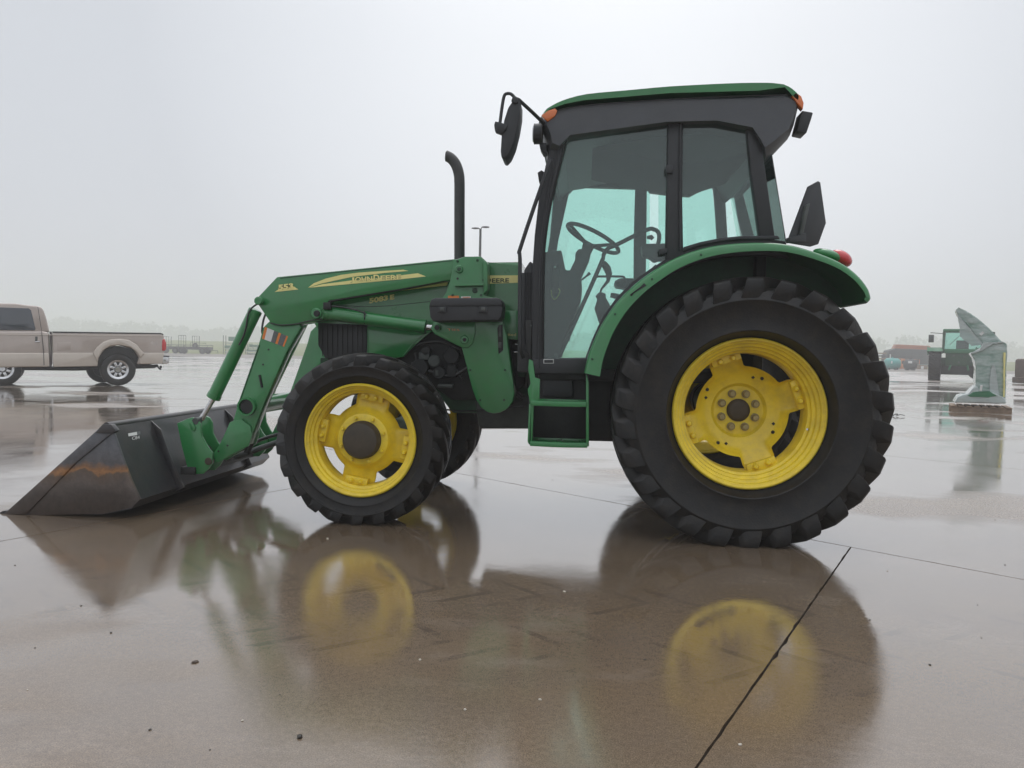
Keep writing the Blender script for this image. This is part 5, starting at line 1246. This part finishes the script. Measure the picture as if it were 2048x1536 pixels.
# long dark implement with red gates laid on top
lg = thing('covered_wagon', 'long dark implement carrying a stack of red gates', 'implement', at(1822, 737.5))
bm = bmesh.new(); poly3(bm, [Vector(v) for v in ((-2.35, 2.2, 0.35), (-2.35, 2.2, 1.2), (-2.05, 2.2, 2.4), (-1.1, 2.2, 2.68), (3.4, 2.2, 2.6), (3.4, 2.2, 0.3))], Vector((0, 2.0, 0)), 0.06); finish(bm, 'wagon_body', dgrey, lg, loc=(0, 0, 0), doubles=False)
for z in (0.9, 1.35, 1.8): lbox('wagon_rail', (0.1, 2.15, z), (5.0, 0.06, 0.05), greym, lg, 0.01)
for x in (-1.6, -0.4, 0.9, 2.1): lbox('wagon_post', (x, 2.14, 1.3), (0.07, 0.06, 1.9), fg, lg, 0.01)
for x in (-1.5, 1.8): lwheel('wagon_wheel', (x, 2.3, 0.42), 0.42, 0.3, lg)
gt = thing('gate_stack', 'stack of red tube gates lying on top of the dark implement', 'gates', (lg.location.x+1.25, lg.location.y+2.6, 2.75))
for k in range(5):
    z = k*0.12; w_ = 4.8-0.12*k
    ltube('gate_frame', [(-w_/2, 0, z), (w_/2, 0, z-0.12), (w_/2, 1.2, z-0.12), (-w_/2, 1.2, z), (-w_/2, 0, z)], 0.045, pink if k % 2 == 0 else org, gt, 6)
# lumber stack further left, next to the tyre
ls = thing('lumber_stack', 'low stack of grey boards far off between tyre and tank', 'lumber', at(1760, 737))
for k in range(6): lbox('board', (0.1*(k % 2), 1.5, 0.25+0.34*k), (2.6-0.12*k, 1.0, 0.16), wood if k % 2 else greym, ls, 0.01)
for x in (-0.9, 0.9): lbox('bearer', (x, 1.5, 0.9), (0.12, 0.9, 1.75), fg, ls, 0.01)

# ---- trees beyond the field, one hazy mass
leafm = mat('tree_foliage', (0.055, 0.085, 0.04), 0.8, var=0.4, vscale=0.5)
def treeline():
    vs = []; fs = []
    rnd = random.Random(3)
    def blob(x, y, z, rx, rz, n):
        for _ in range(n):
            u, v, w_ = rnd.gauss(0, 1), rnd.gauss(0, 1), rnd.gauss(0, 1); l = math.sqrt(u*u+v*v+w_*w_)+1e-6; rr = rnd.random()**0.4
            p = Vector((x+u/l*rx*rr, y+v/l*rx*rr, z+w_/l*rz*rr)); s_ = rnd.uniform(0.8, 1.9)
            a = Vector((rnd.gauss(0, 1), rnd.gauss(0, 1), rnd.gauss(0, 1))).normalized()*s_; b = a.cross(Vector((rnd.gauss(0, 1), rnd.gauss(0, 1), rnd.gauss(0, 1)))).normalized()*s_
            k = len(vs); vs.extend([p-a, p+b*0.8, p+a, p-b*0.8]); fs.append((k, k+1, k+2, k+3))
    x = -560.0
    while x < 560:
        y = 560 + rnd.uniform(-12, 20)
        # height follows the photo: lower hazy rise at the far left, lumps near the trailers, low line right
        base = 13.2 + 2.2*math.sin(x*0.03+1.0) + 1.6*math.sin(x*0.09) + rnd.uniform(-1.0, 1.3)
        if x > 60: base += 1.0
        z0 = fz(x, y)
        blob(x, y, z0+base*0.55, rnd.uniform(6, 9), base*0.5, 190)
        blob(x+rnd.uniform(-3, 3), y-2, z0+base*0.25, 8.0, base*0.28, 90)
        x += rnd.uniform(6, 9)
    me = bpy.data.meshes.new('treeline'); me.from_pydata([tuple(v) for v in vs], [], fs); me.materials.append(leafm)
    o = bpy.data.objects.new('treeline', me); C.objects.link(o); tag(o, 'hazy line of trees beyond the grass field', 'trees', kind='stuff')
treeline()

# ---- litter on the concrete
stone = mat('dark_pebble', (0.03, 0.025, 0.02), 0.5, var=0.3); leafd = mat('brown_leaf', (0.07, 0.045, 0.03), 0.6, var=0.3); palep = mat('pale_chip', (0.55, 0.50, 0.42), 0.6, var=0.2)
def pebble(px, py, sx, sy, sz, m_, label, grp=None, nm='pebble', cat='pebble'):
    g_ = G(px, py); bm = bmesh.new(); bmesh.ops.create_icosphere(bm, subdivisions=2, radius=1)
    for v in bm.verts: v.co *= random.uniform(0.8, 1.15)
    bmesh.ops.scale(bm, vec=(sx, sy, sz), verts=bm.verts); bmesh.ops.rotate(bm, verts=bm.verts, cent=(0, 0, 0), matrix=Matrix.Rotation(random.uniform(0, 3), 3, 'Z'))
    o = finish(bm, nm, m_, None, loc=Vector((g_.x, g_.y, sz*0.7)), ang=30); tag(o, label, cat, grp); return o
pebble(600, 1475, 0.011, 0.008, 0.005, stone, 'dark pebble on the wet concrete nearest the bottom edge of the picture')
pebble(390, 1325, 0.012, 0.008, 0.0035, leafd, 'curled dark scrap lying on the bright concrete at left')
pebble(1129, 1184, 0.010, 0.006, 0.003, palep, 'white chip on the concrete between the two near wheels', nm='chip', cat='chip')
pebble(655, 1078, 0.009, 0.005, 0.004, palep, 'pale chip on the concrete in front of the front tyre', nm='chip', cat='chip')
rr = random.Random(11)
first = None
for k, (x, y) in enumerate([(30, 1131), (222, 1266), (162, 1212), (70, 1296), (485, 1442), (560, 1390), (55, 1380), (300, 1460), (840, 1320), (1105, 960), (1204, 1030), (1740, 1240), (1963, 1276), (1955, 1210), (1775, 1142), (1536, 1092), (2010, 1130), (1990, 1040), (1480, 1490), (930, 1420), (700, 1250), (250, 1150), (1860, 1330), (1290, 1320), (1080, 1400), (420, 1500)]):
    s_ = rr.uniform(0.002, 0.0042)
    pebble(x, y, s_*1.3, s_, s_*0.6, stone if rr.random() < 0.7 else palep, 'tiny grit crumb lying on the wet concrete', 'grit crumbs scattered on the wet concrete', 'grit_crumb', 'grit')
# torn strip of wrap on the ground
g_ = G(1795, 833); o = thing('film_scrap', 'small dark scrap on the ground between rear tyre and pallet', 'scrap', (g_.x, g_.y, 0))
for a in ((-0.1, 0, 0.01, 0.02, 0.03, 0.03), (-0.02, 0.02, 0.01, 0.12, -0.02, 0.025), (-0.06, 0.04, 0.01, 0.04, 0.08, 0.04)): ltube('scrap_strand', [Vector(a[:3]), (Vector(a[:3])+Vector(a[3:]))/2+Vector((0, 0, 0.02)), Vector(a[3:])], 0.006, fg, o, 6)
